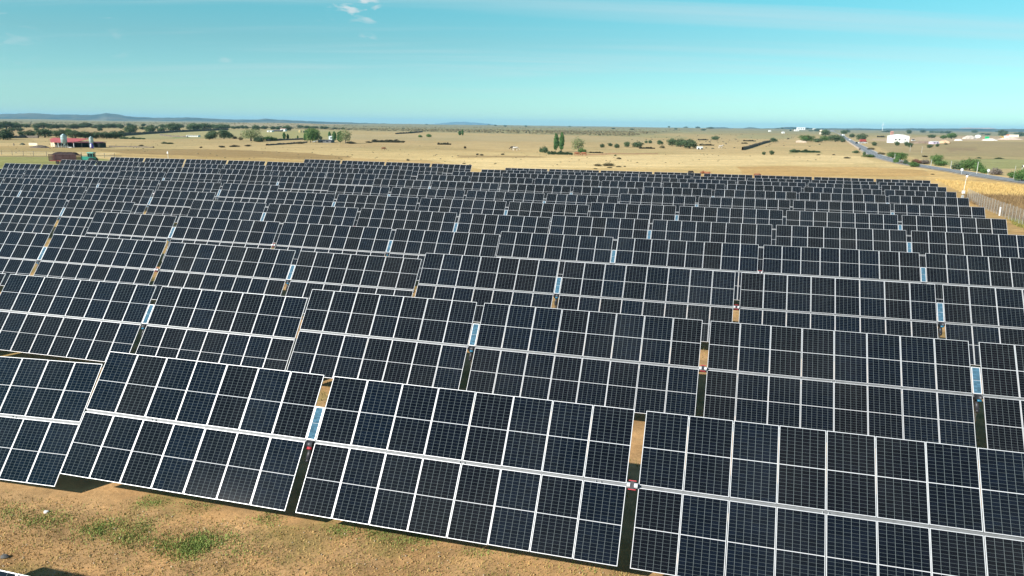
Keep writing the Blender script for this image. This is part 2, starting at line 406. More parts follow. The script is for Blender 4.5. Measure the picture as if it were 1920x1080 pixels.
gm = bpy.data.materials.new('field_soil_and_grass'); gm.use_nodes = True; nt = gm.node_tree; b = nt.nodes['Principled BSDF']
b.inputs['Roughness'].default_value = 0.95; b.inputs['Specular IOR Level'].default_value = 0.1
N = nt.nodes.new; L = nt.links.new
at_ = N('ShaderNodeAttribute'); at_.attribute_name = 'field'
tcn = N('ShaderNodeTexCoord')
def gnoise(scale, sx=1, sy=1, det=6, rough=0.6, rot=0.0):
    mp = N('ShaderNodeMapping'); mp.inputs['Scale'].default_value = (sx, sy, 1); mp.inputs['Rotation'].default_value = (0, 0, rot)
    L(tcn.outputs['Object'], mp.inputs[0]); nz = N('ShaderNodeTexNoise'); nz.inputs['Scale'].default_value = scale
    nz.inputs['Detail'].default_value = det; nz.inputs['Roughness'].default_value = rough; L(mp.outputs[0], nz.inputs[0]); return nz.outputs[0]
def rng(src, a, b_, lo, hi):
    m_ = N('ShaderNodeMapRange'); m_.inputs['From Min'].default_value = a; m_.inputs['From Max'].default_value = b_
    m_.inputs['To Min'].default_value = lo; m_.inputs['To Max'].default_value = hi; L(src, m_.inputs[0]); return m_.outputs[0]
def mulv(a, b_):
    m_ = N('ShaderNodeMath'); m_.operation = 'MULTIPLY'; L(a, m_.inputs[0]); L(b_, m_.inputs[1]); return m_.outputs[0]
nA = gnoise(0.035, 1, 3.0, 8, 0.65, 0.25); nB = gnoise(0.35, 1, 2.2, 8, 0.7, 0.25); nC = gnoise(6.0, 1, 1, 8, 0.75); nD = gnoise(1.1, 1, 1, 6, 0.6)
f1 = mulv(rng(nA, 0.3, 0.7, 0.80, 1.18), rng(nB, 0.3, 0.7, 0.74, 1.26)); f1 = mulv(f1, rng(nC, 0.3, 0.7, 0.86, 1.14)); f1 = mulv(f1, rng(nD, 0.3, 0.7, 0.74, 1.22))
vm = N('ShaderNodeVectorMath'); vm.operation = 'SCALE'; L(at_.outputs[0], vm.inputs[0]); L(f1, vm.inputs[3])
hue = N('ShaderNodeMix'); hue.data_type = 'RGBA'; hue.blend_type = 'MULTIPLY'; L(rng(gnoise(0.55, 1, 1, 5, .6), 0.42, 0.62, 0.0, 1.0), hue.inputs[0]); L(vm.outputs[0], hue.inputs[6]); hue.inputs[7].default_value = (0.96, 0.91, 0.86, 1)
L(hue.outputs[2], b.inputs['Base Color'])
bsum = N('ShaderNodeMath'); bsum.operation = 'ADD'; L(nC, bsum.inputs[0]); L(nD, bsum.inputs[1])
bp = N('ShaderNodeBump'); bp.inputs['Strength'].default_value = 0.42; bp.inputs['Distance'].default_value = 0.09; L(bsum.outputs[0], bp.inputs['Height']); L(bp.outputs[0], b.inputs['Normal'])
me.materials.append(gm)
ground = link('ground', me); tag(ground, 'dry straw coloured farmland with brown soil under the solar trackers', kind='structure')

# ------------------------------------------------------------------ road
asph = mat('asphalt', (0.19, 0.195, 0.20), 0.85, noise=0.15, nscale=0.5, bump=0.2, bscale=20)
paint = mat('road_paint', (0.7, 0.7, 0.66), 0.7)
verge = mat('gravel_verge', tuple(G((200, 180, 150))), 0.95, noise=0.25, nscale=1.5)
rp = [(1549, 243.6), (1560, 246.4), (1573, 250.5), (1586, 259), (1600, 268), (1612, 274.5), (1627, 283), (1642, 291.5), (1668, 299.5), (1700, 307), (1735, 313), (1767, 318), (1800, 323), (1833, 329), (1867, 334.5), (1905, 340), (1960, 347), (2060, 358)]
def catmull2(P, n=8):
    P = [Vector((a, b_, 0)) for a, b_ in P]; out = []
    for i in range(len(P) - 1):
        p0, p1, p2, p3 = P[max(i - 1, 0)], P[i], P[i + 1], P[min(i + 2, len(P) - 1)]
        for k in range(n):
            t = k / n; out.append(0.5 * ((2 * p1) + (p2 - p0) * t + (2 * p0 - 5 * p1 + 4 * p2 - p3) * t * t + (3 * p1 - p0 - 3 * p2 + p3) * t ** 3))
    out.append(P[-1]); return out
rpts = [at(*p) for p in rp]
rc = [at(v.x, v.y) for v in catmull2(rp, 8)]
def ribbon(name, pts, off, w, lift, m):
    mb = MB(); vs = []; fs = []
    for i, p in enumerate(pts):
        d = (pts[min(i + 1, len(pts) - 1)] - pts[max(i - 1, 0)]); d.z = 0; d.normalize(); nrm = Vector((-d.y, d.x, 0))
        for s_ in (-1, 1):
            q = p + nrm * (off + s_ * w / 2); vs.append((q.x, q.y, float(gz(q.x, q.y)[0]) + lift))
        if i: fs.append((2 * i - 2, 2 * i - 1, 2 * i + 1, 2 * i))
    mb.add(vs, fs); return mb.build(name, m)
tag(ribbon('road_verge', rc, 0, 8.0, 0.07, verge), 'pale gravel verge of the country road', kind='structure')
tag(ribbon('road', rc, 0, 5.8, 0.20, asph), 'grey asphalt country road curving away on the right', kind='structure')
for o_ in (-2.6, 2.6):
    tag(ribbon('road_edge_line', rc, o_, 0.18, 0.212, paint), 'white edge line painted along the country road', kind='structure')
mb = MB(); acc = 0
for i in range(1, len(rc)):
    a_, b_ = rc[i - 1], rc[i]; l_ = (b_ - a_).length; d = (b_ - a_).normalized(); n_ = Vector((-d.y, d.x, 0)); t = 0
    while t < l_:
        if int((acc + t) / 6) % 2 == 0:
            p, q = a_ + d * t, a_ + d * min(t + 4, l_)
            vs = [p + n_ * .07, p - n_ * .07, q - n_ * .07, q + n_ * .07]
            mb.add([(v.x, v.y, float(gz(v.x, v.y)[0]) + 0.215) for v in vs], [(0, 1, 2, 3)])
        t += 6
    acc += l_
tag(mb.build('road_centre_dashes', paint), 'white centre dashes painted on the country road', kind='structure')

# ------------------------------------------------------------------ distant hills
hill_m = mat('wooded_hill', (0.030, 0.060, 0.055), 0.95, noise=1.0, nscale=0.004, col2=(0.13, 0.13, 0.09), spec=0.1)
def hills(name, sky_, D, depth, seed, m, label, pale=None):
    xs = np.arange(sky_[0][0], sky_[-1][0] + 0.1, 4.0); ys = np.interp(xs, [a for a, _ in sky_], [b for _, b in sky_])
    vs = []; nj = 7
    for xx, yy in zip(xs, ys):
        r_ = ray(xx, yy); k = D / r_[1]; top = CAM_Z + r_[2] * k; px_, py_ = r_[0] * k, D
        top += (vnoise(np.array([xx / 9.0]), np.array([seed * 3.0]), seed)[0] - 0.5) * 0.9 * D / FPX
        for j in range(nj):
            t = j / (nj - 1); q = (t - 0.5) * 2; z = max(top, 3) * (1 - abs(q) ** 1.7) - 30 * abs(q) ** 3
            rough = (vnoise(np.array([xx / 11.0]), np.array([j * 1.7]), seed + 7)[0] - .5) * top * 0.25 * (0 < abs(q) < 1)
            vs.append((px_ * (1 + q * depth / D), D + q * depth, z + (rough if j != 3 else 0)))
    fs = [(i * nj + j, (i + 1) * nj + j, (i + 1) * nj + j + 1, i * nj + j + 1) for i in range(len(xs) - 1) for j in range(nj - 1)]
    mb = MB().add(vs, fs); o = mb.build(name, m, smooth=True); tag(o, label, kind='structure'); return o
hills('distant_hills', [(-500, 216), (-200, 214), (0, 214.2), (40, 212.8), (62, 212.3), (100, 214.5), (170, 215.6), (185, 213.8), (200, 212.3), (215, 213.8), (240, 218), (290, 220.8), (335, 220.3), (350, 220.1), (400, 222.6), (440, 224.2), (480, 224), (500, 222.4), (520, 224.2), (560, 226.2), (600, 228), (680, 230.4), (760, 232.5), (840, 234.4), (900, 236)],
      8800, 900, 3, hill_m, 'low blue wooded hills on the left horizon')
hills('distant_mountain', [(780, 235.5), (820, 231.8), (850, 229), (868, 228.2), (885, 229.4), (915, 232), (940, 236.5)], 24000, 900, 5, hill_m, 'faint far mountain on the horizon')
hills('distant_hills', [(1320, 242.5), (1340, 239), (1352, 238.4), (1366, 239.6), (1376, 241.5), (1392, 240.6), (1405, 238.8), (1425, 240.5), (1450, 240.6), (1475, 237.8), (1500, 238.6), (1530, 240.6), (1600, 240.6), (1650, 241.4), (1700, 240.6), (1800, 241.4), (1920, 241.6), (2100, 243), (2500, 247)],
      7600, 700, 9, hill_m, 'low blue hills on the right horizon')
quarry_m = mat('pale_quarry_rock', (0.42, 0.34, 0.29), 0.9, noise=0.15, nscale=0.01)
hills('quarry_plateau', [(1794, 242.5), (1800, 240.2), (1812, 239.4), (1858, 239.7), (1868, 241.0), (1872, 242.5)], 9600, 200, 4, quarry_m, 'pale quarry plateau on the right horizon')

# ------------------------------------------------------------------ haze
hz = bpy.data.materials.new('air'); hz.use_nodes = True; nt2 = hz.node_tree; nt2.nodes.clear()
ho = nt2.nodes.new('ShaderNodeOutputMaterial'); hv = nt2.nodes.new('ShaderNodeVolumePrincipled')
hv.inputs['Density'].default_value = 0.00005; hv.inputs['Color'].default_value = (0.36, 0.70, 0.96, 1); hv.inputs['Anisotropy'].default_value = 0.0
nt2.links.new(hv.outputs[0], ho.inputs['Volume'])
mb = MB().box((0, 0, 60), (54000, 54000, 200)); haze = mb.build('haze', hz); tag(haze, 'thin pale haze over the plain', kind='stuff')

# ------------------------------------------------------------------ solar trackers
alu = mat('anodised_aluminium', (0.58, 0.59, 0.60), 0.45, 0.2, spec=0.5)
galv = mat('galvanised_steel', (0.62, 0.64, 0.65), 0.45, 0.45, noise=0.18, nscale=14)
dark_metal = mat('dark_grease_metal', (0.035, 0.035, 0.04), 0.5, 0.3)
red_pl = mat('red_rubber', (0.36, 0.015, 0.025), 0.5)
cyan_pl = mat('blue_motor_paint', (0.015, 0.14, 0.24), 0.4)
black_back = mat('white_backsheet', (0.45, 0.46, 0.47), 0.7)

def cell_material(name, rows_half, cols, cellc, linec, rowc, lw=0.0034):
    m = bpy.data.materials.new(name); m.use_nodes = True; nt = m.node_tree; b = nt.nodes['Principled BSDF']; N = nt.nodes.new; L = nt.links.new
    uv = N('ShaderNodeUVMap'); uv.uv_map = 'cells'; sp_ = N('ShaderNodeSeparateXYZ'); L(uv.outputs[0], sp_.inputs[0])
    def mth(op, a, b_=None, c=None):
        n = N('ShaderNodeMath'); n.operation = op
        for i, v in enumerate((a, b_, c)):
            if v is None: continue
            if isinstance(v, (int, float)): n.inputs[i].default_value = v
            else: L(v, n.inputs[i])
        return n.outputs[0]
    W_, H_ = 1.136 - 0.031, LEN - 0.031
    x = mth('MULTIPLY', sp_.outputs[0], W_); y = mth('MULTIPLY', sp_.outputs[1], H_)      # metres on the glass
    cw = W_ / cols; halfgap = 0.009; chh = (H_ / 2 - halfgap) / rows_half
    fx = mth('ABSOLUTE', mth('SUBTRACT', mth('FRACT', mth('DIVIDE', x, cw)), 0.5)); colline = mth('GREATER_THAN', fx, 0.5 - lw * 1.35 / cw)
    yd = mth('SUBTRACT', mth('ABSOLUTE', mth('SUBTRACT', y, H_ / 2)), halfgap)
    midl = mth('LESS_THAN', yd, 0.0)
    fy = mth('ABSOLUTE', mth('SUBTRACT', mth('FRACT', mth('DIVIDE', yd, chh)), 0.5)); rowline = mth('GREATER_THAN', fy, 0.5 - lw * 0.95 / chh)
    oi = N('ShaderNodeObjectInfo')
    wn_ = N('ShaderNodeTexWhiteNoise'); wn_.noise_dimensions = '3D'
    cb = N('ShaderNodeCombineXYZ'); L(mth('FLOOR', mth('DIVIDE', x, cw)), cb.inputs[0]); L(mth('FLOOR', mth('DIVIDE', y, chh)), cb.inputs[1]); L(oi.outputs['Random'], cb.inputs[2]); L(cb.outputs[0], wn_.inputs['Vector'])
    tint = N('ShaderNodeValToRGB'); L(oi.outputs['Random'], tint.inputs[0]); cr_ = tint.color_ramp
    cr_.elements[0].color = (*cellc[0], 1); cr_.elements[1].color = (*cellc[2], 1); e = cr_.elements.new(0.5); e.color = (*cellc[1], 1)
    v = N('ShaderNodeVectorMath'); v.operation = 'SCALE'; L(tint.outputs[0], v.inputs[0])
    mr = N('ShaderNodeMapRange'); mr.inputs['To Min'].default_value = 0.72; mr.inputs['To Max'].default_value = 1.35; L(wn_.outputs['Value'], mr.inputs[0]); L(mr.outputs[0], v.inputs[3])
    prev = v.outputs[0]
    for fac, c in ((rowline, rowc), (colline, linec), (midl, (0.50, 0.51, 0.52))):
        mx_ = N('ShaderNodeMix'); mx_.data_type = 'RGBA'; L(fac, mx_.inputs[0]); L(prev, mx_.inputs[6]); mx_.inputs[7].default_value = (*c, 1); prev = mx_.outputs[2]
    # a thin film of field dust, thicker on some modules
    tcn = N('ShaderNodeTexCoord'); nz = N('ShaderNodeTexNoise'); nz.inputs['Scale'].default_value = 0.35; nz.inputs['Detail'].default_value = 4
    geo = N('ShaderNodeNewGeometry'); L(geo.outputs['Position'], nz.inputs[0])
    dm = N('ShaderNodeMapRange'); dm.inputs['From Min'].default_value = 0.45; dm.inputs['From Max'].default_value = 0.8; dm.inputs['To Min'].default_value = 0.0; dm.inputs['To Max'].default_value = 0.02; L(nz.outputs[0], dm.inputs[0])
    mx_ = N('ShaderNodeMix'); mx_.data_type = 'RGBA'; L(dm.outputs[0], mx_.inputs[0]); L(prev, mx_.inputs[6]); mx_.inputs[7].default_value = (0.35, 0.35, 0.32, 1); prev = mx_.outputs[2]
    L(prev, b.inputs['Base Color']); b.inputs['Roughness'].default_value = 0.05; b.inputs['IOR'].default_value = 1.30
    return m
cell_m = cell_material('monocrystalline_cells', 11, 6, [(0.0036, 0.0036, 0.0050), (0.0024, 0.0036, 0.0068), (0.0024, 0.0048, 0.0100)], (0.105, 0.125, 0.128), (0.066, 0.082, 0.082))
blue_m = cell_material('blue_thin_cells', 12, 2, [(0.05, 0.11, 0.16), (0.05, 0.115, 0.165), (0.055, 0.12, 0.17)], (0.10, 0.19, 0.25), (0.08, 0.16, 0.22), 0.002)

MW = 1.136
def panel_meshes(fw=0.0155):
    dp = 0.035
    # laminate: glass face with uv, set 4 mm under the frame lip
    hx, hy = MW / 2 - fw, LEN / 2 - fw
    me = bpy.data.meshes.new('solar_panel')
    vs = [(-hx, -hy, -.004), (hx, -hy, -.004), (hx, hy, -.004), (-hx, hy, -.004), (-hx, -hy, -.012), (hx, -hy, -.012), (hx, hy, -.012), (-hx, hy, -.012)]
    me.from_pydata(vs, [], [(0, 1, 2, 3), (7, 6, 5, 4), (0, 4, 5, 1), (1, 5, 6, 2), (2, 6, 7, 3), (3, 7, 4, 0)])
    uvl = me.uv_layers.new(name='cells'); uvs = {0: (0, 0), 1: (1, 0), 2: (1, 1), 3: (0, 1)}
    for i in range(4): uvl.data[i].uv = uvs[i]
    me.materials.append(cell_m); me.materials.append(black_back)
    for p in me.polygons: p.material_index = 0 if p.index == 0 else 1
    fr = MB(); a = MW / 2; c = LEN / 2
    for sx in (-1, 1): fr.box((sx * (a - fw / 2), 0, -dp / 2), (fw, LEN, dp))
    for sy in (-1, 1): fr.box((0, sy * (c - fw / 2), -dp / 2), (MW - 2 * fw, fw, dp))
    fme = fr.mesh('panel_frame', alu)
    # far version: both in one mesh
    both = bpy.data.meshes.new('solar_panel_far')
    v2 = vs + fr.v; f2 = [(0, 1, 2, 3), (7, 6, 5, 4)] + [tuple(i + 8 for i in q) for q in fr.f]
    both.from_pydata(v2, [], f2); uvl = both.uv_layers.new(name='cells')
    for i in range(4): uvl.data[i].uv = uvs[i]
    for m_ in (cell_m, black_back, alu): both.materials.append(m_)
    for p in both.polygons: p.material_index = 0 if p.index == 0 else (1 if p.index == 1 else 2)
    return me, fme, both
pan_me, frame_me, far_me = panel_meshes()

def blue_meshes():
    w, l, fw = GAP1 - 0.035, 1.02, 0.03
    me = bpy.data.meshes.new('controller_panel'); hx, hy = w / 2 - fw, l / 2 - fw
    me.from_pydata([(-hx, -hy, -.003), (hx, -hy, -.003), (hx, hy, -.003), (-hx, hy, -.003), (-hx, -hy, -.02), (hx, -hy, -.02), (hx, hy, -.02), (-hx, hy, -.02)], [], [(0, 1, 2, 3), (7, 6, 5, 4), (0, 4, 5, 1), (2, 6, 7, 3)])
    uvl = me.uv_layers.new(name='cells')
    for i, u in enumerate(((0, 0), (1, 0), (1, 1), (0, 1))): uvl.data[i].uv = u
    me.materials.append(blue_m)
    fr = MB()
    for sx in (-1, 1): fr.box((sx * (w / 2 - fw / 2), 0, -.0125), (fw, l, .025))
    for sy in (-1, 1): fr.box((0, sy * (l / 2 - fw / 2), -.0125), (w - 2 * fw, fw, .025))
    return me, fr.mesh('panel_frame', alu)
blue_me, bframe_me = blue_meshes()

tube_r = 0.075
tube_m = mat('weathered_zinc', (0.14, 0.145, 0.15), 0.6, 0.2, noise=0.2, nscale=8)
tube_me = MB().box((S_END / 2, 0, 0), (S_END - 0.02, 0.15, 0.15)).mesh('torque_tube', tube_m)
def ibeam():
    mb = MB(); mb.box((0, 0, -0.5), (0.012, 0.15, 1.0))
    for s_ in (-1, 1): mb.box((0, s_ * 0.081, -0.5), (0.11, 0.012, 1.0))
    return mb.mesh('post', galv)
post_me = ibeam()
head_me = MB().box((0, 0, -0.16), (0.16, 0.24, 0.02)).box((-0.07, 0, -0.05), (0.012, 0.22, 0.24)).box((0.07, 0, -0.05), (0.012, 0.22, 0.24)).mesh('bearing', galv)
def drive(capm):
    mb = MB()
    mb.tube([(-0.11, 0, 0), (0.11, 0, 0)], 0.12, 14, 0)
    mb.tube([(0, -0.10, -0.10), (0, -0.42, -0.12)], 0.075, 12, 0)
    mb.tube([(0, -0.42, -0.12), (0, -0.50, -0.12)], 0.06, 12, 0)
    mb.box((0.04, -0.12, 0.06), (0.14, 0.07, 0.05), 1)
    return mb.mesh('slew_drive', [dark_metal, capm], True)
drive_red, drive_blue = drive(red_pl), drive(cyan_pl)
cpl = MB()
for sy in (-1, 1): cpl.box((0, sy * 0.115, 0.10), (0.20, 0.025, 0.03), 0)
cpl.box((0, 0, 0.105), (0.10, 0.2, 0.02), 1)
for sx in (-1, 1): cpl.tube([(sx * 0.145, -0.001, 0.09), (sx * 0.055, -0.001, 0.085)], 0.07, 12, 2)
coupling_me = cpl.mesh('tube_coupling', [red_pl, dark_metal, alu])

ordn = {0: 'nearest', 1: 'first', 2: 'second', 3: 'third', 4: 'fourth', 5: 'fifth', 6: 'sixth', 7: 'seventh', 8: 'eighth', 9: 'ninth', 10: 'tenth', 11: 'eleventh', 12: 'twelfth'}
def tracker_label(c, r):
    if (c, r) == ('R', 0): return 'white framed panel edge just showing at the bottom left corner of the soil strip'
    if (c, r) == ('R', 1): return 'large front row of dark solar panels beside the bare soil, two wide gaps in it'
    if (c, r) == ('M', 1): return 'solar panel row ending at the left beside the front row, a step lower than it'
    if (c, r) == ('R', 12): return 'farthest solar panel row on the right, against the bright straw field'
    if (c, r) == ('L', 11): return 'hindmost short solar panel row left of the notch in the far edge of the array'
    if (c, r) == ('K', 10): return 'hindmost row of solar panels at the upper left, behind the red trailer'
    if (c, r) == ('K', 9): return 'solar panel row whose left end stands before the red trailer'
    if (c, r) == ('K', 8): return 'solar panel row whose left end stands beside the green pasture in the upper left corner'
    col = {'R': 'in the rightmost column of trackers', 'M': 'in the middle column of trackers', 'L': 'in the column left of the middle one', 'K': 'in the leftmost column of trackers'}[c]
    return 'dark solar panel row, %s from the front, %s' % (ordn[r], col)

rootM = {}
for c_, r_, s0, y0, z0, sl in TR:
    base = E1 * s0 + HV * y0; axis = Vector((base[0], base[1], z0 + CAM_Z + 0.048))
    gz0 = float(gz(base[0], base[1])[0])
    root = empty('solar_tracker', (base[0], base[1], gz0), 0.0, tracker_label(c_, r_), 'solar tracker', 'rows of solar trackers filling the field')
    RI = Matrix.Translation((-base[0], -base[1], -gz0))
    a = Vector((math.cos(PSI) * math.cos(sl), math.sin(PSI) * math.cos(sl), math.sin(sl)))
    h = Vector(tuple(HV)); n0 = a.cross(h)
    tl = TILT + random.uniform(-0.006, 0.006)
    w = h * math.cos(tl) + n0 * math.sin(tl); nn = a.cross(w)
    def MT(pos, ax=a, wx=w, nx=nn):
        m_ = Matrix((ax, wx, nx)).transposed().to_4x4(); m_.translation = pos; return RI @ m_
    link('torque_tube', tube_me, root, MT(axis - nn * 0.125))
    detailed = r_ <= 5 and c_ in 'RM'
    for k in range(30):
        off = k * PM + PM / 2 + (GAP1 if k >= 7 else 0) + (GAP2 if k >= 15 else 0) + (GAP1 if k >= 23 else 0)
        for sgn in (1, -1):
            # mounting play: every module a hair off true
            jit = a * random.uniform(-.004, .004) + w * random.uniform(-.004, .004)
            pos = axis + a * off + w * (sgn * (MID / 2 + LEN / 2)) + jit
            ja, jw = random.gauss(0, 0.0035), random.gauss(0, 0.003)
            nx = (nn + a * ja + w * jw).normalized(); wx = (w - nx * w.dot(nx)).normalized(); ax = wx.cross(nx)
            mm = MT(pos, ax, wx, nx)
            if detailed:
                o = link('solar_panel', pan_me, root, mm); link('panel_frame', frame_me, o)
            else: o = link('solar_panel', far_me, root, mm)
    g1 = 7 * PM + GAP1 / 2; g2 = 15 * PM + GAP1 + GAP2 / 2; g3 = 23 * PM + GAP1 * 1.5 + GAP2
    for gi, gg in enumerate((g1, g3)):
        o = link('controller_panel', blue_me, root, MT(axis + a * gg + w * (MID / 2 + 0.51)))
        link('panel_frame', bframe_me, o)
        link('slew_drive', drive_red if (r_ == 1 and c_ == 'R' and gi == 0) else drive_blue, root, MT(axis + a * gg - nn * 0.06 - w * 0.09))
    link('tube_coupling', coupling_me, root, MT(axis + a * g2 - nn * 0.06))
    for sp_ in (2.3 * PM, g1, 11 * PM + GAP1, g2 - 0.9, 19 * PM + GAP1 + GAP2, g3, 27.6 * PM + 2 * GAP1 + GAP2):
        p = axis + a * sp_ - nn * 0.125; gh = float(gz(p.x, p.y)[0])
        m_ = Matrix((Vector((a.x, a.y, 0)).normalized(), Vector(tuple(HV)), Vector((0, 0, 1)))).transposed().to_4x4(); m_.translation = p - Vector((0, 0, 0.16))
        link('post', post_me, root, RI @ m_ @ Matrix.Diagonal((1, 1, p.z - 0.16 - gh + 0.25, 1)))
        m_.translation = p; link('bearing', head_me, root, RI @ m_)

# ------------------------------------------------------------------ vegetation
def leafmat(name, c1, c2, obj_var=0.12):
    m = mat(name, c1, 0.75, noise=1.0, nscale=0.9, col2=c2, obj_var=obj_var, spec=0.2); return m
oak_leaf = leafmat('holm_oak_leaves', (0.055, 0.095, 0.045), (0.11, 0.155, 0.07), 0.18)
green_leaf = leafmat('green_leaves', (0.06, 0.13, 0.035), (0.12, 0.20, 0.055))
poplar_leaf = leafmat('poplar_leaves', (0.05, 0.12, 0.04), (0.10, 0.19, 0.06))
pale_leaf = leafmat('pale_willow_leaves', (0.17, 0.21, 0.09), (0.28, 0.31, 0.14))
grey_leaf = leafmat('grey_bare_twigs', (0.16, 0.13, 0.11), (0.24, 0.21, 0.17))
red_leaf = leafmat('red_brown_leaves', (0.15, 0.055, 0.045), (0.20, 0.10, 0.06))
bramble_leaf = leafmat('bramble_leaves', (0.055, 0.06, 0.035), (0.12, 0.10, 0.06))
olive_leaf = leafmat('dry_scrub_leaves', (0.12, 0.11, 0.055), (0.19, 0.15, 0.08))
bark = mat('bark', (0.11, 0.09, 0.07), 0.9, noise=0.3, nscale=6)

def crown_mesh(name, m, lobes, n, leaf, seed, thin=0.0):
    """leaf clumps spread through a lobed volume of unit size (width 1, height 1, base at 0)"""
    rg = np.random.default_rng(seed); L_ = np.array(lobes, float); wts = L_[:, 3] ** 2; wts /= wts.sum()
    k = rg.choice(len(L_), n, p=wts); d = rg.normal(size=(n, 3)); d /= np.linalg.norm(d, axis=1)[:, None]
    rad = (0.62 + 0.50 * rg.random(n)) * (1 - 0.35 * (rg.random(n) < 0.25))
    P = L_[k, :3] + d * (L_[k, 3] * rad)[:, None] * np.stack([np.ones(n), np.ones(n), L_[k, 4]], 1)
    P = P[P[:, 2] > 0.02]; n = len(P); d = d[:n]
    nr = rg.normal(size=(n, 3)) * 0.75 + (P - np.array([0, 0, .45])) * 1.8 + np.array([0, 0, .35]); nr /= np.linalg.norm(nr, axis=1)[:, None]
    t = np.cross(nr, rg.normal(size=(n, 3))); t /= np.linalg.norm(t, axis=1)[:, None]; b2 = np.cross(nr, t)
    s1 = (leaf * (0.6 + 0.9 * rg.random(n)))[:, None]; s2 = s1 * (0.5 + 0.4 * rg.random(n))[:, None]
    V = np.stack([P - t * s1, P - b2 * s2 * .9, P + t * s1 * .9 + nr * s1 * .3, P + b2 * s2], 1).reshape(-1, 3)
    F = np.arange(n * 4).reshape(-1, 4)
    me = bpy.data.meshes.new(name); me.from_pydata(V.tolist(), [], F.tolist()); me.materials.append(m); me.update(); return me
def lobes_round(seed, n=9, flat=0.8):
    rg = np.random.default_rng(seed); out = [(0, 0, .58, .30, flat)]
    for i in range(n):
        a = 2 * math.pi * (i + rg.random() * .6) / n; q = 0.22 + 0.12 * rg.random()
        out.append((math.cos(a) * q, math.sin(a) * q, .36 + .30 * rg.random(), .16 + .10 * rg.random(), flat * 1.15))
    for i in range(7):
        a = 2 * math.pi * (i + rg.random() * .6) / 7; q = 0.16 + 0.16 * rg.random()
        out.append((math.cos(a) * q, math.sin(a) * q, .20 + .12 * rg.random(), .15 + .07 * rg.random(), 1.0))
    out.append((rg.uniform(-.1, .1), rg.uniform(-.1, .1), .80, .17, flat)); return out
def lobes_bush(seed, n=10):
    rg = np.random.default_rng(seed); out = []
    for i in range(n):
        a = 2 * math.pi * rg.random(); q = 0.33 * math.sqrt(rg.random())
        out.append((math.cos(a) * q, math.sin(a) * q, .22 + .35 * rg.random() * (1 - q), .16 + .12 * rg.random(), 1.1))
    return out + [(0, 0, .5, .28, 1.4)]
def lobes_poplar(seed):
    rg = np.random.default_rng(seed); out = []
    for i in range(13):
        z = .12 + .76 * i / 12; r_ = .36 * math.sin(math.pi * (0.18 + 0.74 * (i / 12))) ** .7
        out.append((rg.uniform(-.1, .1), rg.uniform(-.1, .1), z, r_, .28))
    return out
def lobes_hedge(seed):
    rg = np.random.default_rng(seed)
    return [(-.46 + .92 * i / 17 + rg.uniform(-.03, .03), rg.uniform(-.1, .1), .18 + .3 * rg.random(), .03 + .045 * rg.random(), 5 + 5 * rg.random()) for i in range(18)]
CROWN = {}
for k in range(4): CROWN[('oak', k)] = crown_mesh('crown', oak_leaf, lobes_round(40 + k), 2600, .030, 40 + k)
for k in range(2): CROWN[('green', k)] = crown_mesh('crown', green_leaf, lobes_round(60 + k, 8, .95), 2600, .030, 60 + k)
for k in range(2): CROWN[('poplar', k)] = crown_mesh('crown', poplar_leaf, lobes_poplar(70 + k), 2600, .045, 70 + k)
for k in range(2): CROWN[('pale', k)] = crown_mesh('crown', pale_leaf, lobes_round(80 + k, 10, 1.0), 1800, .024, 80 + k)
for nm, m_, sd in (('bush', green_leaf, 90), ('dark', oak_leaf, 94), ('grey', grey_leaf, 98), ('red', red_leaf, 102), ('bramble', bramble_leaf, 106), ('scrub', olive_leaf, 110)):
    for k in range(2): CROWN[(nm, k)] = crown_mesh('foliage', m_, lobes_bush(sd + k), 2000, .034, sd + k)
CROWN[('hedge', 0)] = crown_mesh('foliage', bramble_leaf, lobes_hedge(120), 2600, .05, 120)
CROWN[('hedge', 1)] = crown_mesh('foliage', oak_leaf, lobes_hedge(121), 2600, .05, 121)
def trunk_mesh(seed, spread=.22, top=.55):
    rg = random.Random(seed); mb = MB(); mb.tube([(0, 0, -.03), (rg.uniform(-.02, .02), rg.uniform(-.02, .02), .18), (rg.uniform(-.03, .03), 0, .34)], [.045, .034, .026], 7)
    for i in range(4):
        a = 2 * math.pi * i / 4 + rg.random(); mb.tube([(0, 0, .26), (math.cos(a) * spread * .5, math.sin(a) * spread * .5, .42), (math.cos(a) * spread, math.sin(a) * spread, top)], [.022, .015, .007], 5)
    return mb.mesh('trunk', bark, True)
TRUNK = {'round': [trunk_mesh(i) for i in range(3)], 'tall': [trunk_mesh(5, .07, .85)]}
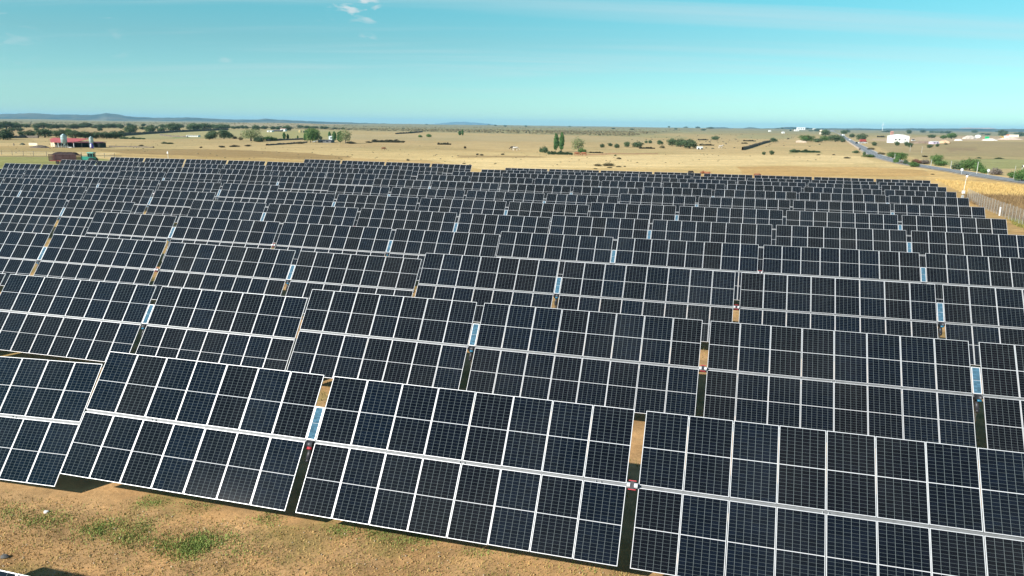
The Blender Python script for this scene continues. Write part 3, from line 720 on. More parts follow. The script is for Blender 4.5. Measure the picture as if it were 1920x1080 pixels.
def tree(kind, x, y, w, h, label, group=None, name=None, cat='tree', sink=0.0):
    """a tree or bush w by h photograph pixels, its foot on the ground seen at x, y"""
    p = at(x, y); k = mpp(p); W, H = w * k * 1.15, h * k * 1.2
    treeish = kind in ('oak', 'green', 'poplar', 'pale')
    nm = name or {'oak': 'holm_oak', 'green': 'broadleaf_tree', 'poplar': 'poplar_tree', 'pale': 'willow_tree', 'hedge': 'hedge'}.get(kind, 'bush')
    if not treeish and cat == 'tree': cat = 'hedge' if kind == 'hedge' else 'bush'
    root = empty(nm, p, 0, label, cat, group)
    var = random.choice([k2 for (kk, k2) in CROWN if kk == kind]); rz = 0.0 if kind == 'hedge' else random.uniform(0, 6.28)
    cm_ = Matrix.Rotation(rz, 4, 'Z')
    lift = (0.06 if kind != 'oak' else 0.02) if treeish else -0.04
    S_ = Matrix.Diagonal((W * 1.06, (W if kind != 'hedge' else max(W * .12, 1.5)) * 1.06, H * (1.02 - (lift if treeish else 0)), 1))
    link('crown' if treeish else 'foliage', CROWN[(kind, var)], root, Matrix.Translation((0, 0, lift * H - sink * H)) @ S_ @ cm_)
    if treeish:
        tm = TRUNK['tall'][0] if kind == 'poplar' else random.choice(TRUNK['round'])
        link('trunk', tm, root, Matrix.Diagonal((W if kind != 'poplar' else W * .8, W if kind != 'poplar' else W * .8, H, 1)))
    return root
NEAR = [
('dark', 8, 262, 36, 22, 'big dark evergreen thicket at the left edge of the picture, left of the farm'),
('oak', 40, 255, 10, 9, 'small round oak between the big left thicket and the farm oaks'),
('oak', 56, 256, 22, 11, 'wide low oak left of the large oak behind the red barn'),
('oak', 84, 258, 32, 15, 'large dense oak rising behind the left wall of the red roofed barn'),
('oak', 114, 259, 24, 15, 'oak standing right behind the taller feed silo'),
('green', 128, 256, 12, 13, 'slim brownish green tree just right of the taller feed silo'),
('oak', 141, 260, 24, 14, 'oak in the belt behind the farm, first right of the taller silo'),
('oak', 160, 260, 22, 13, 'oak in the belt behind the farm, just left of the shorter silo'),
('oak', 180, 260, 24, 12, 'oak in the belt behind the farm, just right of the shorter silo'),
('oak', 200, 260, 22, 12, 'oak in the belt behind the farm, second right of the shorter silo'),
('oak', 217, 260, 30, 13, 'dense wide oak closing the right end of the belt behind the farm'),
('oak', 228, 253, 11, 8, 'small oak standing just behind the right end of the farm tree belt'),
('oak', 245, 251, 24, 15, 'double crowned oak at the bend of the dark stone wall'),
('oak', 282, 250, 19, 14, 'broad oak with pointed top behind the dark stone wall'),
('oak', 303, 247.5, 16, 8, 'low oak on the dark stone wall, left of the wide grove'),
('oak', 326, 247, 24, 15, 'oak on the dark stone wall where it meets the green field'),
('oak', 363, 245, 26, 13, 'left oak of the wide grove above the dark stone wall'),
('oak', 383, 244.5, 24, 12, 'right oak of the wide grove above the dark stone wall'),
('oak', 415, 243.5, 26, 10, 'oak at the right end of the dark stone wall'),
('oak', 392, 262, 15, 9, 'low lobe shaped oak at the left foot of the field pair above the panels'),
('oak', 399, 260.5, 19, 15, 'left oak of the two paired oaks in the green field'),
('oak', 420, 260.5, 19, 16, 'right oak of the two paired oaks in the green field'),
('oak', 431, 260, 12, 11, 'smaller oak touching the right oak of the pair'),
('scrub', 441, 260.5, 6, 6, 'small brown shrub right of the paired oaks'),
('scrub', 452, 263, 8, 8, 'pale brown shrub left of the big willow'),
('pale', 471, 264.5, 36, 21, 'big grey green willow in the middle of the left fields'),
('dark', 488, 266, 22, 12, 'dark bush at the right foot of the big willow'),
('bush', 505, 264, 26, 9, 'bright green low bush right of the big willow'),
('poplar', 533, 262.5, 6, 13, 'left poplar of the small lone pair right of the bright green bush'),
('poplar', 540, 262.5, 5, 10, 'right, shorter poplar of the small lone pair right of the bright green bush'),
('poplar', 558.5, 262, 3, 7, 'tiny poplar alone between the small pair and the homestead trees'),
('poplar', 572, 265, 6, 13, 'slim poplar at the left end of the homestead trees'),
('green', 582, 267.5, 16, 25, 'tallest green tree of the homestead, left of the white tent roof'),
('green', 592, 267, 15, 22, 'full green tree right behind the white tent roof'),
('oak', 601, 262, 7, 7, 'small dark tree behind the grey homestead shed'),
('poplar', 618.5, 260.5, 6, 12, 'poplar rising behind the grey homestead shed'),
('poplar', 626.5, 266, 9, 17, 'dark poplar at the right end of the grey homestead shed'),
('poplar', 638, 268.5, 12, 20, 'broad poplar at the left of the pale homestead willow'),
('pale', 648, 269, 22, 24, 'pale green willow closing the homestead trees on the right'),
('bramble', 657, 269.5, 18, 5, 'dark bramble bush under the pale homestead willow'),
('poplar', 862, 254.5, 6, 8, 'shorter tree of the tiny distant pair on the scrub edge'),
('poplar', 867.5, 255, 4.5, 11, 'taller tree of the tiny distant pair on the scrub edge'),
('bush', 788, 257.5, 7, 5, 'small yellow green bush, left of the two in the middle field'),
('bush', 804, 257, 11, 6, 'fuller green bush, right of the two in the middle field'),
('dark', 770, 250, 5, 4, 'small dark tree on the old track wall in the middle field'),
('dark', 1013, 285.5, 7, 10, 'small dark bush at the left of the round bush by the tall poplars'),
('dark', 1020, 287, 15, 13, 'round dark bush left of the two tall poplars'),
('poplar', 1042, 284.5, 11, 30, 'left tall poplar of the pair in the middle of the straw fields'),
('poplar', 1052.3, 285, 10.5, 32, 'right, slightly taller poplar of the pair in the middle of the straw fields'),
('pale', 1084, 285.5, 23, 25, 'round pale yellow green tree right of the two tall poplars'),
('bush', 1091, 287, 18, 9, 'green bush at the foot of the round pale tree'),
('oak', 1129, 277, 9, 7, 'first small round tree in the row right of the pale tree'),
('oak', 1144, 274.5, 9, 6, 'second small round tree in the row, set a little farther off'),
('oak', 1156.5, 278, 10, 8, 'third, fullest small round tree in the row right of the pale tree'),
('oak', 1175.5, 276.5, 11, 10, 'dark oak with brownish foot in the row right of the pale tree'),
('oak', 1195, 276.5, 21, 10, 'widest tree of the row, beside the black patch of brush'),
('oak', 1211.5, 269, 6, 5, 'left dot of the two small trees above the row'),
('oak', 1219, 269, 7, 6, 'right dot of the two small trees above the row'),
('oak', 1237, 271.5, 11, 8, 'green tree left of the wide grove by the white trough'),
('scrub', 1241.5, 278, 9, 6, 'grey green shrub just under the grove left of the white trough'),
('oak', 1260, 274, 18, 13, 'left part tree of the wide grove by the white trough'),
('oak', 1276, 275.5, 20, 14, 'middle tree of the wide grove by the white trough'),
('oak', 1293, 278.5, 28, 16, 'big rightmost tree of the grove beside the white trough'),
('oak', 1341, 262.5, 15, 7, 'lone dark bush above the white trough, on the pale pasture'),
('oak', 1432, 290.5, 7, 6, 'left, smaller of the two lone trees in the pale straw field'),
('oak', 1447, 290.5, 9, 8, 'right, rounder of the two lone trees in the pale straw field'),
('dark', 1488, 286, 11, 7, 'dark round bush at the left end of the long low hedge'),
('oak', 1450, 267, 13, 8, 'tree at the upper end of the slanting stone wall'),
('green', 1512, 266, 24, 11, 'wide green tree left of the road end, above the pale wall'),
('oak', 1534, 267, 18, 7, 'low tree in the belt between the wide green tree and the road'),
('green', 1547, 265, 18, 9, 'middle green tree in the belt left of the road'),
('oak', 1566, 266, 24, 12, 'dense tree nearest the road in the belt on its left'),
('oak', 1580, 267, 10, 8, 'dark narrow tree at the road edge, end of the belt'),
('oak', 1547, 255, 17, 11, 'dark tree beside the small pale tower, left of the road'),
('oak', 1532, 244.5, 11, 6, 'dark crown at the right end of the white farm on the horizon'),
('oak', 1569, 245, 7, 4, 'tiny tree right of the road where it leaves over the horizon'),
('oak', 1588, 245.5, 12, 5, 'dark tiny trees clump on the horizon right of the road'),
('oak', 1582, 252, 12, 7, 'tree right of the road, above the white van'),
('oak', 1597, 258, 10, 7, 'tree right of the white car on the road'),
('oak', 1615, 262.5, 20, 11, 'broad dark oak between the road and the white warehouse'),
('dark', 1605, 287.5, 12, 6, 'bush on the left road side above the first road bend'),
('dark', 1619.5, 291.5, 7, 8, 'upright dark bush on the left road side at the bend'),
('bush', 1628, 295, 20, 6, 'low spreading bush along the left side of the road bend'),
('oak', 1639, 273.5, 9, 7, 'small round tree in front of the warehouse yard, left'),
('oak', 1681.5, 273.5, 9, 8, 'small round dark tree before the front wall of the white warehouse'),
('oak', 1700, 274, 9, 8, 'left bush of the two before the right corner of the warehouse'),
('oak', 1706, 276.5, 9, 8, 'right bush of the two before the right corner of the warehouse'),
('scrub', 1633, 281, 12, 5, 'low dry bush right of the road below the yard'),
('scrub', 1652, 290, 14, 5, 'low green brown bush right of the road beside the field corner'),
('oak', 1743, 277.5, 10, 6, 'low bush on the brown slope left of the striped hut'),
('oak', 1757.5, 275.5, 6, 6, 'small upright bush just under the striped hut'),
('dark', 1773, 271, 8, 3, 'small dark bush right of the striped hut'),
('oak', 1704, 252.5, 9, 7, 'tree behind the right roof edge of the white warehouse'),
('oak', 1747, 259, 14, 6, 'left bush clump above the striped hut'),
('green', 1769, 260.5, 12, 6, 'low tree between the bush clumps above the striped hut'),
('green', 1784, 260.5, 16, 10, 'right tree clump above the orange sand heap'),
('oak', 1879, 255.5, 15, 11, 'dark tree behind the yellow excavator'),
('oak', 1912, 253, 18, 8, 'dark tree at the right edge behind the white containers'),
('green', 1673, 296.5, 19, 10, 'green bush left in the roadside clump below the warehouse'),
('green', 1688, 300.5, 20, 13, 'tallest green bush in the roadside clump below the warehouse'),
('bush', 1681.5, 305.5, 11, 12, 'bright green upright bush at the front of the roadside clump'),
('grey', 1690, 307, 8, 6, 'small grey bush between the bright ones on the road side'),
('dark', 1698.5, 308.5, 10, 10, 'dark round bush left of the red brown one'),
('bush', 1712, 313, 19, 11, 'bright yellow green bush in front of the red brown bush'),
('red', 1718, 307.5, 16, 10, 'red brown leaved bush beside the road'),
('grey', 1733, 307.5, 20, 9, 'grey leafless thicket right of the red brown bush'),
('green', 1755, 308, 18, 16, 'tall back bush behind the road, right of the grey thicket'),
('bush', 1765, 311.5, 22, 11, 'full green bush across the road, right of the grey thicket'),
('dark', 1795, 317.5, 28, 14, 'long dark bush across the road behind the left round sign'),
('green', 1817, 320, 26, 20, 'biggest bright green bush across the road between the round signs'),
('bush', 1832, 322, 18, 19, 'dense green bush behind the wooden pole between the signs'),
('bush', 1844, 325, 16, 10, 'low green bush left of the right round sign'),
('grey', 1865, 327.5, 22, 14, 'grey brown leafless bush right of the right round sign'),
('bush', 1898, 334, 20, 13, 'green bush behind the pole near the right edge'),
('green', 1915, 341, 26, 21, 'dark green bush cut by the right edge of the picture'),
('scrub', 1121.5, 311.5, 14, 5, 'left brown weedy mound in the straw behind the array'),
('scrub', 1141, 311.5, 19, 7, 'biggest brown weedy mound in the straw behind the array'),
('scrub', 1160, 313.5, 9, 3, 'flat weedy mound right of the biggest one'),
('scrub', 1171.5, 313, 5, 2.5, 'tiny weedy tuft at the right end of the mounds'),
('scrub', 1143, 315, 9, 2.5, 'flat weed patch in front of the biggest mound'),
('scrub', 1116, 317, 8, 2, 'thin weed patch close behind the far panels, left of the mounds'),
('scrub', 1160, 298.5, 9, 4, 'weedy hump at the right end of the dug reddish bank'),
('dark', 1154, 292.5, 5, 3, 'single dark tuft above the reddish bank'),
('bramble', 895.5, 291, 7, 3.5, 'left of the two dark tufts in the mown field above the notch'),
('bramble', 903, 291.5, 8, 3, 'right of the two dark tufts in the mown field above the notch'),
('bramble', 943, 290.5, 9, 3, 'lone dark tuft right of the pair in the mown field'),
('scrub', 765, 301.5, 6, 4, 'reddish brown tuft close behind the panels left of the notch'),
('bramble', 870, 307, 7, 2, 'flat dark tuft just behind the end of the hindmost left row'),
('bramble', 872, 278.8, 6, 5, 'single round dark bush in the middle of the straw field'),
('bramble', 691, 267.8, 12, 3.5, 'short dark bramble left of the long bramble hedge'),
('bramble', 377, 277.5, 6, 3, 'small dark bush left of the low dark mounds'),
('bramble', 415, 276.5, 16, 3.5, 'left low dark mound of brambles in the left straw field'),
('bramble', 440, 275.5, 18, 4, 'middle low dark mound of brambles in the left straw field'),
('bramble', 465, 274.5, 13, 3.5, 'right low dark mound of brambles in the left straw field'),
('bramble', 541, 270.5, 12, 3, 'dark bramble left in the line below the homestead'),
('bramble', 563, 269.5, 18, 4, 'dark bramble right in the line below the homestead'),
('scrub', 265, 274, 8, 3, 'brown weed hump in the field right of the farm'),
('dark', 308, 269.5, 12, 4, 'dark low bush right of the farm in the open field'),
('dark', 320, 270, 14, 3.5, 'flat dark bush beside the open field one, a bit right'),
('scrub', 1748, 327.5, 7, 2, 'flat tuft in the straw behind the far right panels'),
('dark', 1835.5, 297, 9, 2.5, 'left dark tuft on the line between brown slope and green field'),
('dark', 1873, 298, 15, 3, 'right, longer dark tuft on the line above the green field'),
('bramble', 1733, 294.5, 14, 3, 'dark bramble at the left start of the green field line'),
('bramble', 1432, 267, 6, 2.5, 'small dark bramble left of the tree on the slanting wall'),
('bramble', 1588, 297, 14, 3, 'flat dark bramble in the straw left of the road'),
('bramble', 1563.5, 291, 7, 2, 'tiny flat bramble between the hedge and the road'),
('bramble', 1535, 291, 7, 2, 'tiny flat bramble below the right end of the long hedge'),
]
for k_, x, y, w_, h_, lb in NEAR: tree(k_, x, y, w_, h_, lb)
HEDGES = [
(1, 1510, 286, 58, 5, 'long low green hedge in the pale straw field left of the road'),
(1, 1051, 290, 48, 6.5, 'dark green hedge at the foot of the two tall poplars'),
(0, 1118, 287, 26, 2.5, 'thin brown hedge right of the round pale tree'),
(0, 728, 267.3, 62, 5.5, 'long dark bramble hedge right of the homestead'),
(0, 833, 271.5, 26, 4, 'shorter dark bramble hedge in the middle straw field'),
(1, 250, 261, 48, 4, 'low hedge running right from the farm tree belt'),
(0, 1213, 279, 30, 3.5, 'brown brush pile line below the row of small trees'),
(0, 1325, 273, 28, 3, 'dark broken hedge above the white trough'),
(0, 1318, 263, 20, 2.5, 'brown brush strip left of the lone pasture bush'),
(0, 1405, 265, 24, 2.5, 'brown brush strip on the pale pasture, middle'),
(0, 1396, 269.5, 12, 2.5, 'short brush strip on the pale pasture under the middle one'),
(0, 1652, 257.5, 16, 3, 'brown brush at the left of the warehouse'),
]
for var, x, y, w_, h_, lb in HEDGES:
    p = at(x, y); k = mpp(p)
    o = empty('hedge', p, 0, lb, 'hedge'); link('foliage', CROWN[('hedge', var)], o, Matrix.Diagonal((w_ * k, max(2.5, w_ * k * .16), h_ * k * 1.15, 1)))
# dark oaks of the pasture on the left horizon and single trees on the skyline
FAR = []
rg = random.Random(11)
for x, y, w_, h_ in [(-8, 243, 26, 14), (12, 242, 24, 13), (30, 241.5, 22, 11), (23, 246, 14, 6), (38, 246, 12, 6), (50, 240, 16, 7), (68, 241, 14, 8), (69, 246, 9, 6), (82, 241, 20, 10), (96, 242, 16, 9), (106, 241.5, 14, 8), (118, 240.5, 14, 7),
                     (138, 242, 22, 9), (152, 240.5, 14, 7), (163, 239.5, 22, 9), (178, 241, 12, 6), (187, 246, 9, 7), (190, 241, 16, 8), (203, 240.5, 16, 8), (214, 240.5, 16, 8), (226, 241.5, 13, 9), (242, 237.5, 9, 6), (250, 241, 12, 7), (269, 237, 8, 5), (268, 243.5, 13, 6),
                     (286, 238.5, 6, 4), (294, 241.5, 6, 5), (306, 240.5, 14, 7), (318, 241, 16, 8), (337, 240.5, 16, 8), (400, 242, 16, 8), (425, 241, 14, 6), (438, 242, 10, 5), (446, 241.5, 10, 5), (455, 241.5, 10, 6), (462, 242, 8, 6), (480, 244, 15, 9), (495, 242.5, 13, 6), (512, 243, 11, 6),
                     (521, 243.5, 9, 6), (538, 245.5, 17, 10), (525, 239, 8, 3), (563, 240, 12, 5), (576, 241, 14, 5), (590, 241, 14, 4), (604, 242, 9, 5), (612, 241.5, 9, 4), (628, 242, 12, 3), (643, 243, 7, 4)]:
    FAR.append((x, y, w_, h_))
def far_label(x):
    for lim, t in ((60, 'above the big left thicket'), (112, 'above the large oak behind the barn'), (165, 'over the taller feed silo'), (216, 'over the shorter feed silo'), (275, 'above the bend of the dark stone wall'), (345, 'behind the long dark stone wall'), (450, 'above the right end of the dark stone wall'), (500, 'above the big willow'), (560, 'around the distant white farm group'), (2000, 'above the homestead trees')):
        if x < lim: return 'small holm oak in the far pasture ' + t
for x, y, w_, h_ in FAR: tree('oak', x, y, w_, h_, far_label(x), 'holm oaks of the far left pasture')
SKYT = [(440, 226.8, 10, 2), (486, 227.6, 8, 3.2), (512, 228.2, 10, 3), (547, 229, 6, 2.5), (580, 229.8, 7, 3), (620, 231, 6, 2), (756, 234.2, 5, 2), (800, 234.6, 6, 2), (846, 235.4, 5, 1.6), (917, 236.4, 7, 3.2), (929, 236.6, 6, 2.2), (947, 236.9, 6, 2.6), (966, 236.8, 5, 2), (986, 237, 5, 3), (995, 237.2, 6, 2.2), (1016, 237.6, 6, 2), (1068, 238.5, 4, 2.4), (1096, 239, 6, 2),
        (1150, 241.4, 8, 2), (1185, 244, 9, 2.4), (1254, 242, 4, 2.6), (1267, 242.6, 6, 3), (1286, 240.5, 8, 3.2), (1294, 240.8, 8, 3), (1308, 241.6, 9, 3), (1319, 242.2, 9, 3.4), (1332, 242.8, 14, 3), (1458, 243.5, 5, 2.5), (1466, 243.5, 5, 3), (1482, 243.5, 4, 3), (1488, 243.4, 4, 3), (1513, 244.6, 8, 3.4), (1520, 244.8, 8, 3), (1663, 246, 16, 3.4), (1730, 248.3, 10, 5), (1747, 248.6, 9, 4), (1757, 248.8, 9, 3), (1766, 249, 8, 4), (1777, 249.2, 12, 4.5),
        (1827, 250, 11, 5), (1842, 250.4, 8, 3), (1852, 250.6, 10, 3.4), (1870, 250.8, 8, 3)]
def sky_label(x):
    for lim, t in ((500, 'above the big willow'), (640, 'above the homestead'), (860, 'left of the faint mountain'), (950, 'right of the faint mountain'), (1030, 'just left of the two tall poplars'), (1120, 'above the round pale tree'), (1200, 'above the row of small round trees'), (1280, 'above the grove by the white trailer'), (1345, 'on the low brown rise'), (1475, 'left of the white skyline farm'), (1500, 'close behind the white skyline farm'), (1540, 'right of the white skyline farm'), (1700, 'left behind the warehouse'), (1785, 'between the warehouse and the gravel heap'), (2000, 'above the white dome and green container')):
        if x < lim: return 'tiny dark skyline tree ' + t
for x, y, w_, h_ in SKYT: tree('oak', x, y + .6, w_, h_, sky_label(x), 'tiny trees along the skyline')

# scrub that textures the far rise: nobody could count it
def clumps(name, pts, size, m, label, seed, hgt=0.55):
    rg = np.random.default_rng(seed); V = []; F = []
    for i, (x, y, z, s) in enumerate(pts):
        n = 6; o = len(V); ph = rg.random() * 6
        ring = [(math.cos(ph + 2 * math.pi * j / n) * s * (.7 + .5 * rg.random()), math.sin(ph + 2 * math.pi * j / n) * s * (.7 + .5 * rg.random())) for j in range(n)]
        V += [(x + a, y + b_, z - .05) for a, b_ in ring] + [(x + a * .75, y + b_ * .75, z + s * hgt * (.6 + .5 * rg.random())) for a, b_ in ring] + [(x, y, z + s * hgt * 1.25)]
        for j in range(n):
            q = (j + 1) % n; F.append((o + j, o + q, o + n + q, o + n + j)); F.append((o + n + j, o + n + q, o + 2 * n))
    me = bpy.data.meshes.new(name); me.from_pydata(V, [], F); me.materials.append(m); o = link(name, me); tag(o, label, kind='stuff'); return o
def scatter(polyg, n, seed, s0, s1):
    rg = np.random.default_rng(seed); xs = [p[0] for p in polyg]; ys = [p[1] for p in polyg]; out = []
    k = 0
    while len(out) < n and k < n * 30:
        k += 1; x = rg.uniform(min(xs), max(xs)); y = rg.uniform(min(ys), max(ys)); ins = False
        for i in range(len(polyg)):
            x1, y1 = polyg[i]; x2, y2 = polyg[(i + 1) % len(polyg)]
            if (y1 > y) != (y2 > y) and x < (x2 - x1) * (y - y1) / (y2 - y1) + x1: ins = not ins
        if not ins: continue
        r_ = ray(x, y); t = -CAM_Z / r_[2]; p = r_ * t; out.append((p[0], p[1], rg.uniform(s0, s1)))
    A_ = np.array(out); Z = gz(A_[:, 0], A_[:, 1]); return [(a, b_, z, s) for (a, b_, s), z in zip(out, Z)]
clumps('heath_scrub', scatter([(-60, 228), (300, 231.5), (700, 236), (1290, 243), (1180, 256), (960, 251), (700, 246), (400, 238), (-60, 235)], 4200, 3, 1.2, 3.6), 1, olive_leaf, 'olive heath scrub covering the far rise', 4, .4)
clumps('pasture_scrub', scatter([(1290, 245), (1540, 250), (1540, 276), (1300, 280), (1180, 262)], 170, 5, .3, 1.0), 1, bramble_leaf, 'dark tufts dotted over the pale pastures', 6, .5)
clumps('field_tufts', scatter([(0, 262), (640, 262), (960, 285), (1560, 285), (1600, 300), (900, 315), (200, 290), (0, 290)], 230, 8, .15, .45), 1, olive_leaf, 'small dry tufts in the mown fields', 9, .5)

# rough weeds by the right fence, and straw tufts near the far edge
def blades(name, pts, m, label, hgt, seed, nb=6, wid=.012):
    rg = np.random.default_rng(seed); P = np.repeat(np.array([(a, b_, z) for a, b_, z, s in pts]), nb, 0); S_ = np.repeat(np.array([s for *_, s in pts]), nb)
    n = len(P); P = P + np.stack([rg.normal(0, 1, n) * S_ * .35, rg.normal(0, 1, n) * S_ * .35, np.zeros(n)], 1)
    az = rg.random(n) * 6.283; d = np.stack([np.cos(az), np.sin(az), np.zeros(n)], 1); pr = np.stack([-np.sin(az), np.cos(az), np.zeros(n)], 1)
    H_ = (hgt * S_ * (.5 + rg.random(n)))[:, None]; W_ = (wid * (0.7 + .8 * rg.random(n)))[:, None]
    lean = (rg.random(n) * .7)[:, None]
    V = np.stack([P - pr * W_, P + pr * W_, P + d * H_ * lean + np.array([0, 0, 1]) * H_], 1).reshape(-1, 3)
    me = bpy.data.meshes.new(name); me.from_pydata(V.tolist(), [], np.arange(n * 3).reshape(-1, 3).tolist()); me.materials.append(m)
    o = link(name, me); tag(o, label, kind='stuff'); return o
straw = mat('dry_straw', tuple(G((214, 182, 118))), 0.9, noise=.3, nscale=1.0, spec=.1)
weed = mat('dry_brown_weeds', tuple(G((150, 124, 88))), 0.9, noise=.35, nscale=.6, spec=.1)
grass_g = mat('fresh_green_grass', tuple(G((136, 156, 82))), 0.8, noise=.35, nscale=2.0, spec=.2)
grass_d = mat('faded_green_grass', tuple(G((140, 138, 74))), 0.85, noise=.3, nscale=2.0, spec=.2)
blades('fence_weeds', scatter([(1815, 366), (1935, 372), (1935, 425), (1905, 412), (1870, 396), (1822, 378)], 1500, 12, .5, 1.1), weed, 'brown dry weeds along the right boundary fence', .75, 13, 9, .035)
blades('dry_grass', scatter([(1752, 336), (1935, 350), (1935, 372), (1815, 366)], 2600, 14, .3, .8), straw, 'pale straw stubble behind the far right panels', .55, 15, 6, .03)
blades('green_verge_grass', scatter([(1890, 402), (1935, 418), (1935, 440), (1900, 424)], 260, 16, .4, .8), grass_d, 'green weeds at the foot of the right fence', .4, 17, 8, .03)
# bare soil strip in front: green patches, dry stalks, pebbles and clods
gpts = []
rg = np.random.default_rng(21)
for (x, y, sx_, sy_, n) in [(12, 948, 26, 14, 300), (60, 965, 20, 10, 170), (98, 962, 26, 10, 330), (160, 985, 24, 8, 120), (200, 975, 40, 9, 420), (185, 990, 26, 6, 200), (245, 1000, 30, 8, 330), (275, 978, 18, 6, 160), (300, 1010, 36, 9, 260), (330, 1018, 42, 10, 360), (368, 1018, 26, 12, 900), (385, 1000, 22, 6, 260), (430, 1008, 30, 8, 240), (455, 1030, 30, 8, 120), (350, 1032, 14, 6, 240), (505, 968, 18, 4, 200), (640, 988, 28, 4, 260), (700, 998, 40, 4, 200), (760, 1010, 40, 4, 190), (790, 1012, 14, 4, 120), (900, 1033, 34, 4, 120), (285, 934, 24, 3, 200), (380, 942, 30, 5, 120), (1100, 1066, 24, 3, 60)]:
    for _ in range(n):
        q = ray(x + rg.normal() * sx_ * .62, y + rg.normal() * sy_ * .62); t = -CAM_Z / q[2]; p = q * t; gpts.append((p[0], p[1], rg.uniform(.3, .9)))
ga = np.array(gpts); gzz = gz(ga[:, 0], ga[:, 1])
blades('grass_patches', [(a, b_, z, s) for (a, b_, s), z in list(zip(gpts, gzz))[::4]], grass_g, 'bright green grass sprouting in patches on the bare soil', .075, 22, 8, .012)
soilpoly = [(-60, 900), (104, 925), (560, 985), (1200, 1075), (1200, 1100), (-60, 1100)]
blades('dry_stalks', scatter(soilpoly, 2200, 23, .2, .8), mat('dry_stalks', tuple(G((196, 168, 108))), .9, noise=.4, nscale=3, spec=.1), 'dry straw stalks littering the brown soil in front', .10, 24, 4, .010)
blades('withered_grass', scatter(soilpoly, 800, 25, .3, .9), grass_d, 'withered olive grass thinly covering the soil strip', .11, 26, 5, .010)
soil_m = mat('soil_clods', tuple(G((196, 160, 108))), .95, noise=.3, nscale=6, spec=.1, bump=.5, bscale=30)
stone_m = mat('pale_pebbles', tuple(G((196, 178, 150))), .9, noise=.3, nscale=6, spec=.2)
clumps('soil_clods', scatter(soilpoly, 900, 27, .012, .04), 1, soil_m, 'crumbly brown clods on the bare soil', 28, .7)
clumps('pebbles', scatter(soilpoly, 300, 29, .012, .035), 1, stone_m, 'pale pebbles on the bare soil', 30, .8)
# the same litter in the lanes between the rows
lane = []
rg = np.random.default_rng(33)
for _ in range(2600):
    cr_ = rg.uniform(19, 60); al = rg.uniform(-40, 34); p = E1 * al + HV * cr_; lane.append((p[0], p[1], rg.uniform(.3, .9)))
la = np.array(lane); lz = gz(la[:, 0], la[:, 1])
blades('lane_grass', [(a, b_, z, s) for (a, b_, s), z in zip(lane, lz)], grass_d, 'sparse weeds growing in the lanes between the panel rows', .18, 34, 6, .014)
# two single rocks on the soil
def rock(x, y, s, label, m, seed):
    rg = np.random.default_rng(seed); import bmesh
    bm = bmesh.new(); bmesh.ops.create_icosphere(bm, subdivisions=2, radius=1)
    for v in bm.verts:
        k = .75 + .5 * vnoise(np.array([v.co.x * 2 + seed]), np.array([v.co.y * 2 + v.co.z * 3]), seed)[0]; v.co = Vector((v.co.x * k * s, v.co.y * k * s * .7, v.co.z * k * s * .5))
    me = bpy.data.meshes.new('rock'); bm.to_mesh(me); bm.free(); me.materials.append(m); p = at(x, y)
    o = link('rock', me); o.location = p + Vector((0, 0, s * .3)); tag(o, label, 'rock')
rock(9, 1046, .12, 'dark rock lying alone on the soil at the lower left', mat('dark_rock', (.09, .09, .085), .9, noise=.3, nscale=5), 3)
rock(87, 961, .09, 'small white stone in the green grass patch', mat('white_stone', (.65, .65, .62), .8), 4)

# ------------------------------------------------------------------ stone walls
wall_m = mat('dark_dry_stone', (0.15, 0.125, 0.10), .95, noise=.4, nscale=1.2, spec=.1)
pale_wall_m = mat('pale_stone_wall', (0.42, 0.34, 0.26), .95, noise=.3, nscale=1.2, spec=.1)
def stone_wall(pts, h_, label, seed, m=wall_m, w=.9):
    P = [at(*p) for p in pts]; rg = random.Random(seed); mb = MB(); vs = []; fs = []; Q = []
    for i in range(len(P) - 1):
        n = max(2, int((P[i + 1] - P[i]).length / 1.6))
        for k in range(n): Q.append(P[i].lerp(P[i + 1], k / n))
    Q.append(P[-1])
    for i, p in enumerate(Q):
        d = (Q[min(i + 1, len(Q) - 1)] - Q[max(i - 1, 0)]); d.z = 0; d.normalize(); n_ = Vector((-d.y, d.x, 0)); g_ = float(gz(p.x, p.y)[0])
        hh = h_ * rg.uniform(.7, 1.2)
        for o_, z in ((-w / 2 * 1.2, -.2), (-w / 2 * rg.uniform(.6, 1), hh * .8), (0, hh), (w / 2 * rg.uniform(.6, 1), hh * .85), (w / 2 * 1.2, -.2)):
            q = p + n_ * o_; vs.append((q.x, q.y, g_ + z))
        if i: fs += [(5 * i - 5 + j, 5 * i + j, 5 * i + j + 1, 5 * i - 4 + j) for j in range(4)]
    mb.add(vs, fs); tag(mb.build('stone_wall', m), label, 'stone wall')
stone_wall([(24, 259), (48, 258.4), (72, 258.8)], 1.6, 'dark dry stone wall left of the farm oaks', 1)
stone_wall([(288, 277), (240, 276), (205, 275.5)], .5, 'low earth bank running right from the farm', 2)
stone_wall([(225, 255), (260, 252.5), (320, 248.6), (380, 245.8), (428, 243.6)], 2.2, 'long dark stone wall rising along the green field', 3)
stone_wall([(500, 264.5), (540, 262.8), (575, 261.6)], 1.1, 'dark stone wall left of the homestead', 4)
stone_wall([(500, 272.8), (540, 270.3), (575, 267.6)], .8, 'stone wall slanting up to the white tent roof', 5)
stone_wall([(1392, 281.5), (1405, 278), (1420, 273), (1434, 268.5), (1444, 266.5)], 1.7, 'slanting dark stone wall in the pale pasture', 6)
stone_wall([(742, 251.4), (768, 250), (792, 247.8)], 1.6, 'dark wall of the old track in the middle field', 7)
stone_wall([(1492, 267.2), (1512, 267.6)], 1.7, 'pale wall in front of the wide green tree left of the road', 8, pale_wall_m)
stone_wall([(1590, 266), (1600, 273), (1612, 281)], .8, 'pale roadside wall left of the road bend', 9, pale_wall_m)
stone_wall([(300, 253.5), (322, 256.5), (352, 257.6)], .9, 'dark wall below the bright green plot', 10)

